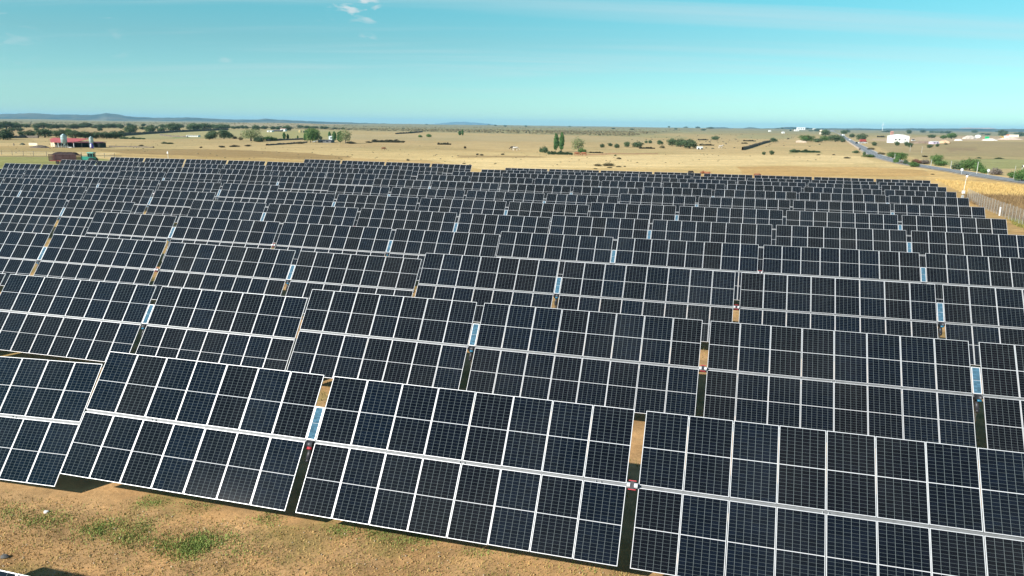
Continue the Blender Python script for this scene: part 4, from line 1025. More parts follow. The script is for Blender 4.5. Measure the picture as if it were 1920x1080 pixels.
# ------------------------------------------------------------------ farm on the left
cream = mat('cream_render', (0.80, 0.70, 0.52), .85, noise=.08, nscale=1)
red_roof = mat('red_sheet_roof', (0.42, 0.09, 0.085), .7, noise=.15, nscale=.6)
dark_roof = mat('dark_red_roof', (0.10, 0.022, 0.03), .7, noise=.2, nscale=.6)
dark_in = mat('shed_interior', (0.02, 0.03, 0.022), .9)
white_p = mat('white_paint', (0.80, 0.80, 0.78), .6, noise=.05, nscale=2)
silo_m = mat('galvanised_silo', (0.36, 0.48, 0.50), .4, .2, noise=.12, nscale=3)
wood_m = mat('weathered_wood', (0.20, 0.17, 0.13), .9, noise=.3, nscale=5)
glass_m = mat('dark_window_glass', (0.02, 0.03, 0.04), .1)
def frameat(x, y): p = at(x, y); return p, mpp(p)
p, k = frameat(105, 276.5)
barn = empty('barn', p, 0, 'low open fronted barn with red roof and cream end wall behind two silos', 'barn')
def X(px): return (px - 105) * k
hgt = 9.2 * k
dep = 9.5
wl = MB().box((X(83.5), dep, 5.0 * k + .0), ((96.7 - 70.4) * k, .25, 10 * k + .2)).box((X(96.7), dep / 2 + 1.2, 4.6 * k), (.25, dep - 2.4, 9.2 * k)); wl.build('end_wall', cream, barn)
MB().box((X(118), 6.0, hgt * .46), (42 * k, .2, hgt * .92)).box((X(118), 3, hgt * .02), (42 * k, 6, .06)).build('back_wall', dark_in, barn)
rf = MB(); rf.add([(X(96), 0, hgt), (X(139), 0, hgt - .1), (X(139), 12, hgt + 1.35), (X(70), 12, hgt + 1.55), (X(70), 9.2, hgt + 1.0),
                   (X(96), 0, hgt + .12), (X(139), 0, hgt + .02), (X(139), 12, hgt + 1.47), (X(70), 12, hgt + 1.67), (X(70), 9.2, hgt + 1.12)],
                  [(4, 3, 2, 1, 0), (5, 6, 7, 8, 9), (0, 1, 6, 5), (1, 2, 7, 6), (2, 3, 8, 7), (3, 4, 9, 8), (4, 0, 5, 9)]); rf.build('roof', red_roof, barn)
for px in (97.5, 109, 126, 138): MB().box((X(px), .3, hgt / 2), (.22, .22, hgt)).build('pillar', cream if px < 98 else galv, barn)
MB().box((X(112), 1.5, .55), (26 * k, .2, 1.1)).build('feed_trough', wood_m, barn)
p2, k2 = frameat(163, 277)
shed = empty('shed', p2, 0, 'long dark open shed with maroon roof behind the shorter silo', 'shed')
MB().box((0, 5, 4.6 * k2), (48 * k2, .2, 9.2 * k2)).box((24 * k2, 2.5, 4.4 * k2), (.2, 5, 8.8 * k2)).build('back_wall', dark_in, shed)
MB().add([(-24.5 * k2, -.3, 9.4 * k2), (25 * k2, -.3, 9.0 * k2), (25 * k2, 6, 10.3 * k2), (-24.5 * k2, 6, 10.7 * k2), (-24.5 * k2, -.3, 9.8 * k2), (25 * k2, -.3, 9.4 * k2), (25 * k2, 6, 10.7 * k2), (-24.5 * k2, 6, 11.1 * k2)],
         [(3, 2, 1, 0), (4, 5, 6, 7), (0, 1, 5, 4), (1, 2, 6, 5), (2, 3, 7, 6), (3, 0, 4, 7)]).build('roof', dark_roof, shed)
for q in (-22, -9, 5, 22): MB().box((q * k2, 0, 4.6 * k2), (.2, .2, 9.2 * k2)).build('pillar', dark_metal, shed)
p3, k3 = frameat(62.5, 273)
lw = empty('yard_wall', p3, 0, 'low cream yard wall left of the red roofed barn', 'wall'); MB().box((0, 0, 2.6 * k3), (16 * k3, .25, 5.2 * k3)).build('wall_panel', cream, lw)
MB().box((0, 0, 5.35 * k3), (16.3 * k3, .4, .3 * k3)).build('coping', pale_wall_m, lw)
def silo(x, y, w_, top, leg, label):
    p, k = frameat(x, y); r_ = w_ * k / 2; H_ = (y - top) * k; l_ = (y - leg) * k; s_ = empty('feed_silo', p, 0, label, 'silo')
    MB().lathe([(r_ * .25, l_ - H_ * .16), (r_, l_), (r_, l_ + (H_ - l_) * .33), (r_ * 1.02, l_ + (H_ - l_) * .34), (r_, l_ + (H_ - l_) * .36), (r_, l_ + (H_ - l_) * .66), (r_ * 1.02, l_ + (H_ - l_) * .67), (r_, l_ + (H_ - l_) * .69), (r_, H_ * .87)], 20).build('body', silo_m, s_, True)
    MB().lathe([(r_ * 1.04, H_ * .865), (r_ * .22, H_ * .985), (r_ * .2, H_)], 20).build('roof', silo_m, s_, True)
    for i in range(4):
        a = math.pi / 4 + i * math.pi / 2; MB().tube([(math.cos(a) * r_ * .95, math.sin(a) * r_ * .95, l_ + .3), (math.cos(a) * r_ * .98, math.sin(a) * r_ * .98, 0)], .07, 6).build('leg', silo_m, s_)
    MB().tube([(0, 0, l_ - H_ * .16), (0, 0, l_ * .45)], r_ * .22, 8).build('outlet', silo_m, s_)
    return s_, k
silo(121.3, 276.8, 10.6, 251.5, 266.5, 'taller galvanised feed silo standing before the red roofed barn')
s2, kk = silo(172.5, 277.2, 7.4, 256, 267, 'shorter feed silo right of the taller one, before the maroon shed')
viol = mat('violet_reflection', (0.16, 0.07, 0.55), .4)  # violet part of the tank's bright reflection, put into the shell colour
p, k = frameat(172.3, 278); tk = empty('plastic_tank', p, 0, 'tank with painted white and violet reflection under the shorter silo', 'tank')
MB().lathe([(2.6 * k, 0), (2.9 * k, 2 * k), (2.6 * k, 6.5 * k), (1.2 * k, 9.2 * k)], 12).build('shell', viol, tk, True)
MB().lathe([(1.3 * k, 1.2 * k), (1.5 * k, 3 * k), (1.2 * k, 8.2 * k)], 10, (-.2 * k, -1.9 * k, 0)).build('white_reflection', white_p, tk, True)  # white shape painted in for the bright reflection on the tank
p, k = frameat(132, 277.3); tr = empty('water_trough', p, 0, 'small white trough on the yard right of the taller silo', 'trough'); MB().box((0, 0, 1.1 * k), (6 * k, .8, 1.2 * k), taper=1.1).build('basin', white_p, tr)
MB().box((-2 * k, 0, .3 * k), (.2, .6, .6 * k)).build('leg', galv, tr); MB().box((2 * k, 0, .3 * k), (.2, .6, .6 * k)).build('leg', galv, tr)
dung_m = mat('dung_heap', (0.13, 0.10, 0.075), .95, noise=.3, nscale=2)
def heap(x, y, w_, h_, m, label, name='heap', cat='heap', seed=1):
    p, k = frameat(x, y); rg = random.Random(seed); vs = []; fs = []; n = 14; R_ = w_ * k / 2; H_ = h_ * k
    rings = [(1, 0), (.82, .35), (.55, .72), (.25, .94)]
    for (q, z) in rings:
        for j in range(n):
            a = 2 * math.pi * j / n; e = rg.uniform(.88, 1.1); vs.append((math.cos(a) * R_ * q * e, math.sin(a) * min(R_, 5) * q * e, z * H_ * rg.uniform(.85, 1.15) - (.1 if z == 0 else 0)))
    vs.append((0, 0, H_)); fs = [(i * n + j, i * n + (j + 1) % n, (i + 1) * n + (j + 1) % n, (i + 1) * n + j) for i in range(3) for j in range(n)] + [(3 * n + j, 3 * n + (j + 1) % n, 4 * n) for j in range(n)]
    o = MB().add(vs, fs).build(name, m); o.location = p; tag(o, label, cat)
heap(75, 277, 34, 4.5, dung_m, 'brown dung heap in front of the cream barn wall', 'dung_heap', 'heap', 2)
heap(42, 271.5, 10, 3.5, mat('dark_brush', (0.07, 0.08, 0.05), .95, noise=.3, nscale=2), 'dark heap of brush in the field left of the barn', 'brush_heap', 'heap', 4)
p, k = frameat(26, 273); o = empty('gate_post', p, 0, 'stout wooden gate post in the field left of the barn', 'post'); MB().box((0, 0, 2 * k), (.35, .35, 4 * k)).build('shaft', wood_m, o); MB().box((0, 0, 4.1 * k), (.42, .42, .2 * k)).build('cap', wood_m, o)
# left pasture fence
fp = [at(x, y) for x, y in ((-14, 290.6), (3.3, 290.8), (23, 291.3), (44, 291.9), (63, 292.4), (87.5, 293.2), (108, 293.8), (132, 294.4), (153, 295), (175, 295.6), (196, 296.2), (215, 296.8))]
fl = empty('wire_fence', fp[0], 0, 'wire fence on thin wooden posts between straw and green pasture on the left', 'fence')
for i, q in enumerate(fp):
    d = q - fp[0]; MB().tube([(d.x, d.y, d.z - .1), (d.x + .05, d.y, d.z + 1.55)], .07, 6).build('post', wood_m, fl)
for hh in (.5, .95, 1.4): MB().tube([tuple(q - fp[0] + Vector((0, -.08, hh))) for q in fp], .012, 4).build('wire', galv, fl)

# red livestock trailer and green tractor behind the left panels
side_paint = mat('shaded_red_paint', (0.045, 0.012, 0.013), .7, noise=.3, nscale=3); red_paint = mat('red_paint', (0.42, 0.035, 0.03), .5, noise=.15, nscale=3); black_m = mat('black_rubber', (0.02, 0.02, 0.02), .8)  # trailer sides: shade put into a darker copy of the red paint
p, k = frameat(124, 307.5)
tl_ = empty('livestock_trailer', p, 0.0, 'red slatted trailer heaped with dark load behind the upper left panels', 'trailer')
Lx, Wy = 51 * k, 2.6
for i in range(5): MB().box((0, -Wy / 2, 1.05 + i * .34), (Lx, .06, .22)).build('side_slat', side_paint, tl_)
for i in range(5): MB().box((0, Wy / 2, 1.05 + i * .34), (Lx, .06, .22)).build('side_slat', side_paint, tl_)
for i in range(5): MB().box((-Lx / 2, 0, 1.05 + i * .34), (.06, Wy, .22)).build('end_slat', red_paint, tl_)
for sx in np.linspace(-Lx / 2, Lx / 2, 5):
    for sy_ in (-1, 1): MB().box((float(sx), sy_ * (Wy / 2 + .05), 1.7), (.1, .06, 1.75)).build('stake', side_paint, tl_)
MB().box((0, 0, .88), (Lx, Wy, .12)).build('bed', red_paint, tl_)
rgx = random.Random(5); hp = MB(); n_ = 16; vs = []; fs = []
for i in range(n_ + 1):
    for j in range(7):
        x = -Lx / 2 * .86 + Lx * .9 * i / n_; y = -Wy / 2 * .93 + Wy * .93 * j / 6; edge = min(1, min(j, 6 - j) / 2 + .1) * min(1, min(i, n_ - i) / 2 + .2)
        vs.append((x, y, 2.35 + edge * .75 + rgx.uniform(-.08, .08)))
    if i: fs += [((i - 1) * 7 + j, i * 7 + j, i * 7 + j + 1, (i - 1) * 7 + j + 1) for j in range(6)]
hp.add(vs, fs).build('load', mat('dark_load', (0.03, 0.017, 0.017), .95, noise=.3, nscale=2), tl_)
for sx in (-1.6, 1.2, 2.6):
    for sy_ in (-1, 1): MB().tube([(sx, sy_ * (Wy / 2 - .1), .45), (sx, sy_ * (Wy / 2 - .42), .45)], .45, 14).build('wheel', black_m, tl_)
p, k = frameat(168.5, 306)
tg = mat('green_paint', (0.03, 0.28, 0.20), .45); trc = empty('tractor', p, 0.0, 'green tractor with glazed cab behind the upper left panels', 'tractor')
MB().box((-1.0, 0, 1.35), (2.0, 1.0, .9)).box((-1.9, 0, 1.25), (.25, .85, .7)).build('hood', tg, trc)
cabx = .65; MB().box((cabx, 0, 1.35), (1.7, 1.5, .7)).build('cab_base', tg, trc)
for sx in (-.75, .0, .75):
    for sy_ in (-1, 1): MB().tube([(cabx + sx, sy_ * .72, 1.6), (cabx + sx * .88, sy_ * .66, 2.75)], .06, 6).build('cab_pillar', tg, trc)
MB().box((cabx, 0, 2.15), (1.25, 1.2, 1.0)).build('cab_glass', glass_m, trc)
MB().box((cabx, 0, 2.83), (1.95, 1.6, .22), taper=.85).build('cab_roof', tg, trc)
for sy_ in (-1, 1):
    MB().tube([(1.0, sy_ * .7, .8), (1.0, sy_ * 1.15, .8)], .8, 18).build('wheel', black_m, trc); MB().tube([(-1.6, sy_ * .6, .5), (-1.6, sy_ * .9, .5)], .5, 16).build('wheel', black_m, trc)
MB().tube([(-.6, .25, 1.7), (-.6, .25, 2.6)], .05, 6).build('exhaust', dark_metal, trc)

# ------------------------------------------------------------------ buildings far off
def simple_house(name, x, y, w_, h_, depth, wallm, roofm, label, cat, ridge=.35, wins=2, roof_over=.3, rz=0.0):
    p, k = frameat(x, y); W, H = w_ * k, h_ * k; o = empty(name, p, rz, label, cat)
    MB().box((0, depth / 2, H / 2 - .2), (W, depth, H + .4)).build('wall', wallm, o); hr = H * ridge; q = roof_over
    MB().add([(-W / 2 - q, -q, H), (W / 2 + q, -q, H), (W / 2 + q, depth + q, H), (-W / 2 - q, depth + q, H), (-W / 2 - q, depth / 2, H + hr), (W / 2 + q, depth / 2, H + hr)],
             [(3, 2, 1, 0), (0, 1, 5, 4), (2, 3, 4, 5), (0, 4, 3), (1, 2, 5)]).build('roof', roofm, o)
    for i in range(wins):
        t = (i + .5) / wins - .5; MB().box((t * W * .86, -.03, H * .52), (W / wins * .34, .1, H * .4)).build('window', glass_m, o)
    return o
simple_house('farm_shed', 360, 256.6, 22, 3.0, 5, white_p, cream, 'long low white shed with dark openings below the far oaks', 'shed', .12, 5)
simple_house('farmhouse', 505, 247.5, 9, 2.4, 8, white_p, white_p, 'tiny white building left in the distant farm group', 'house', .2, 1)
simple_house('farm_shed', 519, 246.6, 15, 2.2, 8, dark_in, mat('grey_roof', (.25, .22, .24), .8), 'tiny dark grey shed in the distant farm group', 'shed', .3, 0)
simple_house('farmhouse', 530, 246.2, 9, 4.0, 8, white_p, mat('pinkish_roof', (.45, .3, .26), .8), 'tiny pale house at the right of the distant farm group', 'house', .3, 1)
simple_house('hay_stack', 561.5, 248.3, 3.5, 3.5, 5, mat('hay', (.55, .42, .2), .9, noise=.2, nscale=1), mat('hay_top', (.5, .38, .18), .9), 'small yellow hay stack left of the dark field shed', 'hay stack', .3, 0, 0)
simple_house('farm_shed', 573, 248.7, 9, 2.6, 7, dark_in, mat('brown_roof', (.12, .09, .08), .8), 'dark small field shed right of the yellow hay stack', 'shed', .2, 0)
p, k = frameat(590.5, 267.5); o = empty('canopy_tent', p, .15, 'white sloping tent roof in front of the homestead trees', 'tent')
MB().add([(-4.8 * k, 0, 1.2 * k), (4.8 * k, 0, 3.4 * k), (4.8 * k, 5, 4.2 * k), (-4.8 * k, 5, 2 * k), (-4.8 * k, 0, .9 * k), (4.8 * k, 0, 3.1 * k), (4.8 * k, 5, 3.9 * k), (-4.8 * k, 5, 1.7 * k)], [(0, 1, 2, 3), (7, 6, 5, 4), (0, 4, 5, 1), (1, 5, 6, 2), (2, 6, 7, 3), (3, 7, 4, 0)]).build('canopy', white_p, o)
for sx, z in ((-4.4, 1.2), (4.4, 3.3)):
    for yy in (.2, 4.8): MB().tube([(sx * k, yy, 0), (sx * k, yy, z * k)], .06, 6).build('pole', galv, o)
simple_house('stone_shed', 608.5, 267.7, 24, 4.4, 9, mat('grey_stone', (.16, .16, .17), .9, noise=.3, nscale=1), mat('slate_roof', (.14, .14, .17), .85), 'grey stone shed right of the white tent roof', 'shed', .25, 2)
simple_house('homestead_house', 620.5, 261.5, 8, 5, 8, mat('pale_blue_wall', (.62, .72, .74), .7), white_p, 'small white house between the homestead poplars', 'house', .25, 1)
# white farm on the skyline
simple_house('farmhouse', 1502, 245.6, 15, 4.2, 14, white_p, white_p, 'white farm building on the skyline left of the dark crown', 'farm building', .12, 3)
simple_house('farmhouse', 1494, 245.6, 8, 2.6, 10, white_p, cream, 'lower white wing at the left of the skyline farm', 'farm building', .15, 2)
simple_house('farmhouse', 1527, 245.4, 6, 2.2, 10, white_p, cream, 'small white house right of the skyline farm trees', 'house', .2, 1)
simple_house('farmhouse', 1444, 243.9, 4, 2, 8, white_p, white_p, 'leftmost tiny white house on the right skyline', 'house', .3, 1)
simple_house('farmhouse', 1469.5, 244.2, 4, 2.6, 8, white_p, white_p, 'tiny white house between tiny trees on the right skyline', 'house', .3, 1)
p, k = frameat(1539, 252.5); o = empty('water_tower', p, 0, 'squat pale round tower beside a dark tree left of the road', 'tower')
MB().lathe([(2.7 * k, -.5), (2.5 * k, 6.5 * k)], 18).build('shaft', mat('pale_masonry', (.62, .55, .47), .9, noise=.2, nscale=.4), o, True); MB().lathe([(3.0 * k, 6.4 * k), (2.4 * k, 8.2 * k), (.4 * k, 9 * k)], 18).build('cap', cream, o, True)
# water trough / white board by the grove
p, k = frameat(1312, 280.2); o = empty('white_trailer', p, 0, 'pale box shaped field trailer beside the grove', 'trailer')
MB().box((0, 0, 3.0 * k), (9.5 * k, 2.2, 5 * k)).build('box_body', mat('pale_grey_paint', (.6, .64, .64), .6), o)
for sx in (-3, 3): MB().tube([(sx * k, -1.15, .45), (sx * k, -.9, .45)], .45, 12).build('wheel', black_m, o)
# white warehouse
p, k = frameat(1672.5, 268.0)
wh = empty('warehouse', p, -0.05, 'large white gabled warehouse right of the country road', 'warehouse')
W, D_, H_ = 31.0 * k, 11, 12.6 * k; rz_ = 3.0 * k
wm = mat('white_cladding', (.80, .77, .73), .7, noise=.05, nscale=.3)
fr = MB(); fr.add([(0, 0, -.3), (W, 0, -.3), (W, 0, H_), (W * .55, 0, H_ + rz_), (0, 0, H_), (0, D_, -.3), (W, D_, -.3), (W, D_, H_), (W * .55, D_, H_ + rz_), (0, D_, H_)],
                  [(0, 1, 2, 3, 4), (9, 8, 7, 6, 5), (0, 4, 9, 5), (1, 6, 7, 2)]); fr.build('wall', wm, wh)
MB().add([(-.4, -.3, H_ + .02), (W * .55, -.3, H_ + rz_ + .05), (W + .4, -.3, H_ - .05), (-.4, D_ + .3, H_ + .02), (W * .55, D_ + .3, H_ + rz_ + .05), (W + .4, D_ + .3, H_ - .05),
          (-.4, -.3, H_ + .22), (W * .55, -.3, H_ + rz_ + .25), (W + .4, -.3, H_ + .15), (-.4, D_ + .3, H_ + .22), (W * .55, D_ + .3, H_ + rz_ + .25), (W + .4, D_ + .3, H_ + .15)],
         [(6, 7, 10, 9), (7, 8, 11, 10), (0, 3, 4, 1), (1, 4, 5, 2), (0, 1, 7, 6), (1, 2, 8, 7), (3, 9, 10, 4), (4, 10, 11, 5), (0, 6, 9, 3), (2, 5, 11, 8)]).build('roof', white_p, wh)
for fx in (.2, .42, .74):
    MB().box((W * fx, -.04, H_ * .5), (1.3, .1, 1.3)).build('window', glass_m, wh)
MB().box((W * .62, -.05, 2.0), (3.6, .1, 4.0)).build('door', mat('pale_grey_door', (.6, .6, .6), .6), wh)
simple_house('red_hoist', 1672.5, 257, 4.5, 9, 3, mat('red_brown_steel', (.42, .22, .18), .8), mat('red_hood', (.42, .22, .18), .8), 'reddish tower top showing over the warehouse roof', 'tower', .2, 0)
simple_house('striped_hut', 1755, 270.2, 12, 4.2, 7, mat('violet_white_wall', (.52, .44, .55), .7), white_p, 'small hut with pale roof on the dug slope', 'hut', .18, 2)
sand_m = mat('orange_sand', (.62, .40, .24), .95, noise=.15, nscale=.5); gravel_m = mat('grey_gravel', (.46, .40, .34), .95, noise=.2, nscale=.5); rub_m = mat('white_rubble', (.72, .68, .62), .95, noise=.2, nscale=.8)
heap(1769, 268.5, 28, 5, sand_m, 'orange sand heap right of the striped hut', 'sand_heap', 'heap', 11)
heap(1817, 260.5, 30, 6, gravel_m, 'grey gravel heap left of the white dome', 'gravel_heap', 'heap', 12)
heap(1856, 263.5, 32, 3.6, rub_m, 'white rubble bank under the green container', 'rubble_heap', 'heap', 13)
heap(1797, 263.5, 16, 3, rub_m, 'pale rubble heap between sand and gravel', 'rubble_heap', 'heap', 14)
heap(1893, 262, 50, 4, mat('pink_soil', (.55, .42, .34), .95, noise=.2, nscale=.5), 'pinkish soil bank under the white containers', 'soil_bank', 'heap', 15)
heap(1733, 269, 50, 4, mat('brown_dug_soil', (.24, .17, .12), .95, noise=.3, nscale=.5), 'brown dug soil bank left of the striped hut', 'soil_bank', 'heap', 16)
p, k = frameat(1833.5, 259); o = empty('storage_dome', p, 0, 'white dome tank beside the gravel heap', 'tank'); MB().lathe([(5.2 * k, 0), (5.2 * k, 3 * k), (4.4 * k, 4.8 * k), (2.4 * k, 5.8 * k), (.2, 6.1 * k)], 20).build('shell', white_p, o, True); MB().box((-5.3 * k, 0, 1.4 * k), (.5, 2, 2.6 * k)).build('hatch', galv, o)
def container(x, y, w_, h_, m, label):
    p, k = frameat(x, y); o = empty('shipping_container', p, random.uniform(-.1, .1), label, 'container'); W, H = w_ * k, h_ * k
    MB().box((0, 1.2, H / 2 + .1), (W, 2.4, H)).build('box_body', m, o); n = max(4, int(W / .8))
    for i in range(n): MB().box((-W / 2 + (i + .5) * W / n, -.03, H / 2 + .1), (W / n * .45, .06, H * .9)).build('rib', m, o)
container(1851.3, 260.2, 6.5, 4.2, mat('bright_green_paint', (.02, .42, .17), .5), 'bright green container standing on the rubble bank')
container(1888, 258.2, 8, 3.6, white_p, 'short white container right of the yellow excavator')
container(1901.5, 257.6, 16, 5, mat('cream_container_paint', (.78, .70, .56), .6), 'long cream container near the right edge of the yard')
container(1890.5, 254.5, 7, 2.6, mat('orange_container_paint', (.6, .22, .1), .6), 'orange brown container behind the white one')
# excavator
p, k = frameat(1880, 259); yel = mat('yellow_paint', (.70, .45, .06), .5); ex = empty('excavator', p, 0, 'yellow excavator left of the white containers', 'excavator'); u = k
for sy_ in (-1, 1): MB().box((0, sy_ * 1.1, .5), (3.6, .6, .9)).build('track', black_m, ex)
MB().box((.2, 0, 1.5), (3.0, 2.2, 1.0)).build('body', yel, ex); MB().box((-.6, .5, 2.5), (1.3, 1.1, 1.3)).build('cab', yel, ex); MB().box((-.9, .5, 2.6), (.9, 1.16, .8)).build('cab_glass', glass_m, ex)
MB().tube([(-1.0, -.3, 1.9), (-3.0, -.3, 3.6), (-4.6, -.3, 2.6)], .25, 6).build('boom', yel, ex); MB().tube([(-4.6, -.3, 2.6), (-4.9, -.3, .9)], .2, 6).build('stick', yel, ex); MB().box((-5.0, -.3, .5), (.9, 1, .8)).build('bucket', dark_metal, ex)

# ------------------------------------------------------------------ vehicles
def car(x, y, paintm, label, heading, L_=4.3, H_=1.45, W_=1.75, name='parked_car', cat='car', van=False):
    p = at(x, y); p.z += .2 if cat != 'parked' else 0; o = empty(name, p, heading, label, cat)
    hb = .72; b_ = MB(); prof = [(-L_ / 2, .3), (-L_ / 2, hb), (-L_ / 2 + .15, hb + .08), (L_ / 2 - 1.15, hb + .12), (L_ / 2 - .1, hb - .08), (L_ / 2, .35), (L_ / 2 - .1, .22), (-L_ / 2 + .1, .22)]
    def extr(mb, pr, w, w2=None):
        n = len(pr); vs = [(a, -w / 2, z) for a, z in pr] + [(a, w / 2, z) for a, z in pr]
        mb.add(vs, [tuple(range(n)), tuple(reversed(range(n, 2 * n)))] + [(i, i + n, (i + 1) % n + n, (i + 1) % n) for i in range(n)]); return mb
    extr(b_, prof, W_).build('body', paintm, o)
    if van: cab = [(-L_ / 2 + .03, hb), (-L_ / 2 + .1, H_), (L_ / 2 - 1.5, H_), (L_ / 2 - .7, hb + .1)]
    else: cab = [(-L_ / 2 + .35, hb + .08), (-L_ / 2 + .9, H_), (L_ / 2 - 1.9, H_), (L_ / 2 - 1.15, hb + .1)]
    extr(MB(), [(a, z) for a, z in cab], W_ - .22).build('cabin', glass_m if not van else paintm, o)
    extr(MB(), [(cab[1][0] - .02, H_ - .01), (cab[1][0], H_ + .05), (cab[2][0], H_ + .05), (cab[2][0] + .04, H_ - .01)], W_ - .24).build('roof', paintm, o)
    for sx in (-L_ / 2 + .8, L_ / 2 - .85):
        for sy_ in (-1, 1): MB().tube([(sx, sy_ * (W_ / 2 - .2), .32), (sx, sy_ * (W_ / 2 + .01), .32)], .32, 14).build('wheel', black_m, o)
    for sy_ in (-1, 1): MB().box((L_ / 2 - .03, sy_ * W_ * .36, .6), (.08, .3, .16)).build('headlight', white_p, o)
wcar = mat('white_car_paint', (.8, .8, .8), .25); dcar = mat('dark_car_paint', (.03, .035, .04), .25); rcar = mat('red_truck_paint', (.32, .06, .05), .4)
hd = math.atan2((rpts[4] - rpts[6]).y, (rpts[4] - rpts[6]).x)
car(1593, 263.2, wcar, 'white car driving on the far straight of the road', hd + math.pi, name='car')
car(1606, 270, dcar, 'dark car driving on the road near the bend', hd, name='car')
car(1581.5, 254.5, wcar, 'white van parked beside the far road under a tree', .3, 5.2, 2.3, 2.0, 'parked_van', 'van', True)
car(1614, 269.5, wcar, 'white car parked left in the warehouse yard', .2)
car(1620.8, 269.3, wcar, 'white car parked in front of the red truck', .1)
car(1712.5, 264.5, wcar, 'white car parked right of the warehouse', .3, 4.6, 1.8)
car(1618.5, 266.4, rcar, 'red truck parked left of the warehouse', 0, 6.5, 2.4, 2.2, 'parked_truck', 'truck', True)

# ------------------------------------------------------------------ poles, signs, camera masts, fence on the right
conc = mat('pale_concrete_pole', (.42, .41, .37), .85, noise=.1, nscale=3)
def pole(x, y, top, label, lean=0.0, r_=.09):
    p, k = frameat(x, y); H = (y - top) * k; o = empty('utility_pole', p, 0, label, 'utility pole')
    MB().tube([(0, 0, -.2), (lean * H, 0, H)], r_, 8, r2=r_ * .7).build('shaft', conc, o); MB().box((lean * H, 0, H + .04), (r_ * 1.7, r_ * 1.7, .1)).build('cap', galv, o)
pole(1677, 300.5, 289, 'pale pole in the roadside bushes below the warehouse', 0, .1)
pole(1745, 312.5, 300, 'pale pole left of the full green bush beyond the road', .03, .1)
pole(1782, 318, 303, 'pale pole left of the long dark bush beyond the road', .02, .1)
pole(1831, 327.5, 304.5, 'tallest pale pole, between the two round signs', .01, .11)
pole(1900, 334.5, 312, 'thin pale pole near the right edge of the picture', .06, .06)
pole(1728, 287, 275.5, 'thin distant pole on the brown slope, right one', 0, .1)
pole(1706, 284, 273, 'thin distant pole on the brown slope, left one', 0, .1)
sign_face = mat('grey_white_sign', (.78, .79, .80), .5); 
def round_sign(x, y, cy, d, label):
    p, k = frameat(x, y); H = (y - cy) * k; R_ = d * k / 2; o = empty('road_sign', p, 0, label, 'road sign'); MB().tube([(0, .06, -.1), (0, .06, H + R_ * .6)], .05, 8).build('post', galv, o)
    MB().tube([(0, 0, H), (0, .03, H)], R_, 24).build('disc', sign_face, o); MB().tube([(0, -.006, H), (0, -.001, H)], R_ * .35, 16).build('mark', mat('sign_grey', (.42, .45, .5), .6), o)
round_sign(1802.5, 327.5, 318.3, 5.4, 'left round white sign on the near side of the road')
round_sign(1852, 329.8, 319.6, 5.2, 'right round white sign on the near side of the road')
p, k = frameat(1916.5, 317.5); o = empty('road_board', p, 0, 'small black and white board at the right edge beyond the road', 'sign')
MB().tube([(0, .05, 0), (0, .05, 7.5 * k)], .06, 6).build('post', galv, o); MB().box((1.8 * k, 0, 6 * k), (3.4 * k, .05, 3.6 * k)).build('board', white_p, o); MB().box((-.2 * k, -.04, 5.6 * k), (1.6 * k, .03, 3.2 * k)).build('chevron', black_m, o)
# surveillance mast beside the right end of the array
p, k = frameat(1804.2, 371.5)
mst = empty('camera_mast', p, 0, 'white camera mast with box standing beyond the right end of the array', 'camera mast')
H = (371.5 - 331) * k
MB().tube([(0, 0, -.1), (.25, 0, H)], .032, 10).build('pole', white_p, mst); MB().box((.26, -.12, H + .02), (.26, .26, .42), rot=Matrix.Rotation(.35, 3, 'Y'), taper=.7).build('camera_housing', white_p, mst)
MB().box((.32, 0, H + .36), (.36, .2, .1)).build('lamp_head', dark_metal, mst); MB().box((.5, 0, H + .3), (.45, .03, .03), rot=Matrix.Rotation(-.5, 3, 'Y')).build('bracket', white_p, mst)
MB().box((-.02, -.14, 11.0 * k), (.42, .25, .45)).build('control_box', white_p, mst); MB().box((-.02, -.14, 11.0 * k + .25), (.5, .33, .05)).build('box_lid', white_p, mst)
MB().box((0, 0, 2.5 * k), (.38, .2, 5 * k)).build('cabinet', galv, mst)
p, k = frameat(315.6, 301); mst = empty('camera_mast', p, 0, 'small white camera mast behind the far left panels', 'camera mast'); H = (301 - 286.5) * k
MB().tube([(0, 0, -.1), (0, 0, H)], .05, 8).build('pole', white_p, mst); MB().box((0, -.1, H), (.4, .3, .5), taper=.7).build('camera_housing', white_p, mst); MB().box((-.02, 0, H + .32), (.08, .08, .3)).build('aerial', white_p, mst)
# boundary fence on the right: a line parallel to the ends of the rows
fa, fb = at(1904, 417), at(1813, 374.5)
drn = (fa - fb); drn.z = 0; Lf = drn.length; drn.normalize()
q0 = fb; n = int((Lf + 26) / 2.0)
fgal = mat('dull_fence_zinc', (.34, .34, .32), .6, .2)
ff = empty('mesh_fence', q0, 0, 'tall pale wire mesh fence on thin posts right of the array', 'fence'); topl = []; wires = MB()
FH = 2.0
for i in range(n):
    q = q0 + drn * (2.0 * i); zz = float(gz(q.x, q.y)[0]); d = q - q0; hh = FH * random.uniform(.96, 1.04)
    MB().tube([(d.x, d.y, zz - q0.z - .1), (d.x + random.uniform(-.03, .03), d.y, zz - q0.z + hh)], .022, 6).build('post', fgal, ff); topl.append(Vector((d.x, d.y, zz - q0.z)))
for hh in np.arange(.1, FH, .19): wires.tube([tuple(v + Vector((0, -.045, float(hh)))) for v in topl], .004, 3, caps=False)
wo = wires.build('wire_mesh', fgal, ff)
vw = MB()
for a_, b_ in zip(topl[:-1], topl[1:]):
    for t in np.linspace(0, .9, 10):
        v = a_.lerp(b_, float(t)); vw.box((v.x, v.y - .045, v.z + FH / 2), (.006, .006, FH - .1))
wv = vw.build('vertical_wires', fgal, ff); wv['kind'] = 'stuff'
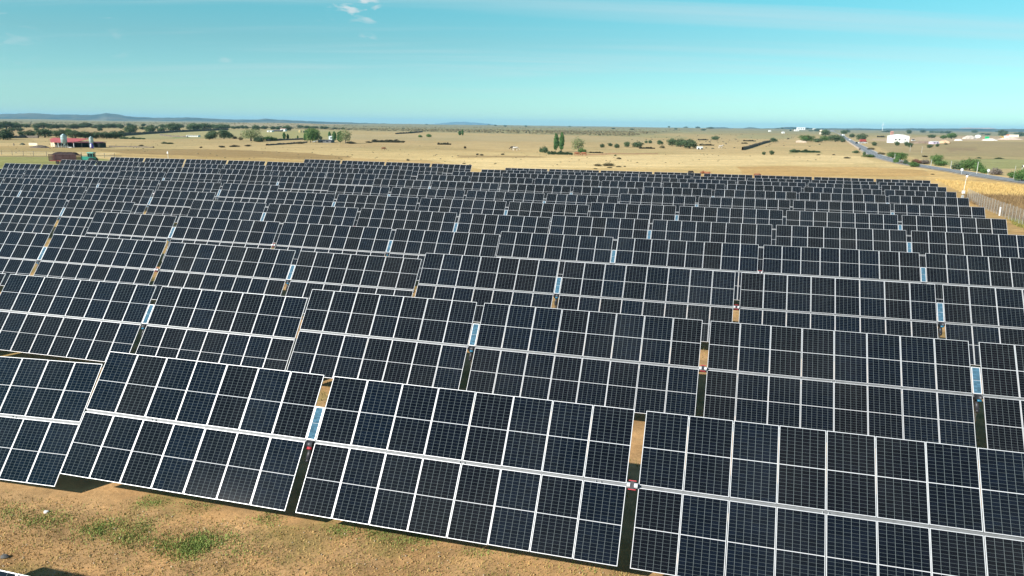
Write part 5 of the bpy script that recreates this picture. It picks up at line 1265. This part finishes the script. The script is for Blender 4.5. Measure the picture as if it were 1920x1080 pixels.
p, k = frameat(1873.8, 404.5); o = empty('marker_post', p, 0, 'thick white marker post before the right mesh fence', 'post'); MB().box((0, 0, 7.8 * k), (.13, .13, 15.6 * k)).build('shaft', white_p, o); MB().box((0, 0, 15.8 * k), (.15, .15, .05)).build('cap', white_p, o)

# ------------------------------------------------------------------ cattle
brown_c = mat('brown_hide', (.26, .10, .045), .8); dark_c = mat('dark_hide', (.03, .025, .02), .8); pied_c = mat('pale_hide', (.6, .55, .48), .8)
def cow(x, y, m, label, heading=0.0, s=1.0, graze=True):
    p = at(x, y); o = empty('cow', p, heading, label, 'cow', None); mb = MB(); mb.tube([(-.95, 0, 1.05), (-.75, 0, 1.08), (-.2, 0, 1.0), (.4, 0, 1.02), (.8, 0, 1.12), (1.0, 0, 1.15)], [.16, .32, .38, .36, .30, .2], 12)
    hx = 1.5; hz_ = .45 if graze else 1.45
    mb.tube([(.85, 0, 1.15), (1.2, 0, (1.15 + hz_) / 2 + .1), (hx - .1, 0, hz_ + .12)], [.24, .17, .14], 10); mb.tube([(hx - .18, 0, hz_ + .18), (hx + .28, 0, hz_ - .12)], [.15, .09], 10)
    for sx, b_ in ((-.75, -.06), (.65, .04)):
        for sy_ in (-.2, .2): mb.tube([(sx, sy_, .95), (sx + b_, sy_, .5), (sx, sy_, 0)], [.14, .075, .06], 8)
    mb.tube([(-.98, 0, 1.2), (-1.12, 0, .9), (-1.08, 0, .5)], [.04, .025, .04], 6)
    for sy_ in (-1, 1): mb.tube([(hx - .16, sy_ * .1, hz_ + .25), (hx - .2, sy_ * .3, hz_ + .27)], [.05, .02], 6)
    b2 = mb.build('body', m, o, True); b2.scale = (s, s, s)
cow(1318, 329.5, brown_c, 'brown cow behind the far panels, left of the other two', .2, .75)
cow(1326, 330, brown_c, 'second brown cow, close right of the first behind the far panels', 2.9, .75, False)
cow(1419, 333.5, brown_c, 'brown cow behind the far panels on its own to the right', .1, .75)
cow(1294.5, 327.5, dark_c, 'dark calf behind the far panels left of the brown cows', .4, .7)
cow(1081, 291.8, brown_c, 'reddish cow left on the reddish bare patch by the pale tree', 0, 1.0)
cow(1094.8, 291.8, brown_c, 'reddish cow right on the reddish bare patch by the pale tree', 2.8, 1.0)
cow(719, 281.5, brown_c, 'small red calf alone in the middle straw field', .5, .9)
cow(966, 282, pied_c, 'pale cow with a dark one left of the round poplar bush', .2, 1.2); cow(962.5, 281, dark_c, 'dark cow beside the pale one in the straw field', 3.0, 1.2)
cow(1350.5, 277.8, pied_c, 'single grey horse like cow in the pasture left of the slanting wall', .3, 1.1, False)
cow(1477.5, 261.5, dark_c, 'dark cow on the pale pasture below the skyline farm', .3, 1.1)

# far wind turbine, a thread over the right horizon
p = at(1654, 247.5); k = mpp(p); wt = empty('wind_turbine', p, 0, 'thin pale wind turbine over the right horizon', 'wind turbine')
MB().tube([(0, 0, 0), (0, 0, 11 * k)], .32 * k, 8, r2=.18 * k).build('tower', white_p, wt); MB().box((0, 0, 11 * k), (.7 * k, 1.5 * k, .6 * k)).build('nacelle', white_p, wt)
for i in range(3):
    a = math.pi / 2 + .2 + i * 2.0944; MB().tube([(0, -.9 * k, 11 * k), (math.cos(a) * 5 * k, -.9 * k, 11 * k + math.sin(a) * 5 * k)], [.28 * k, .08 * k], 5).build('blade', white_p, wt)
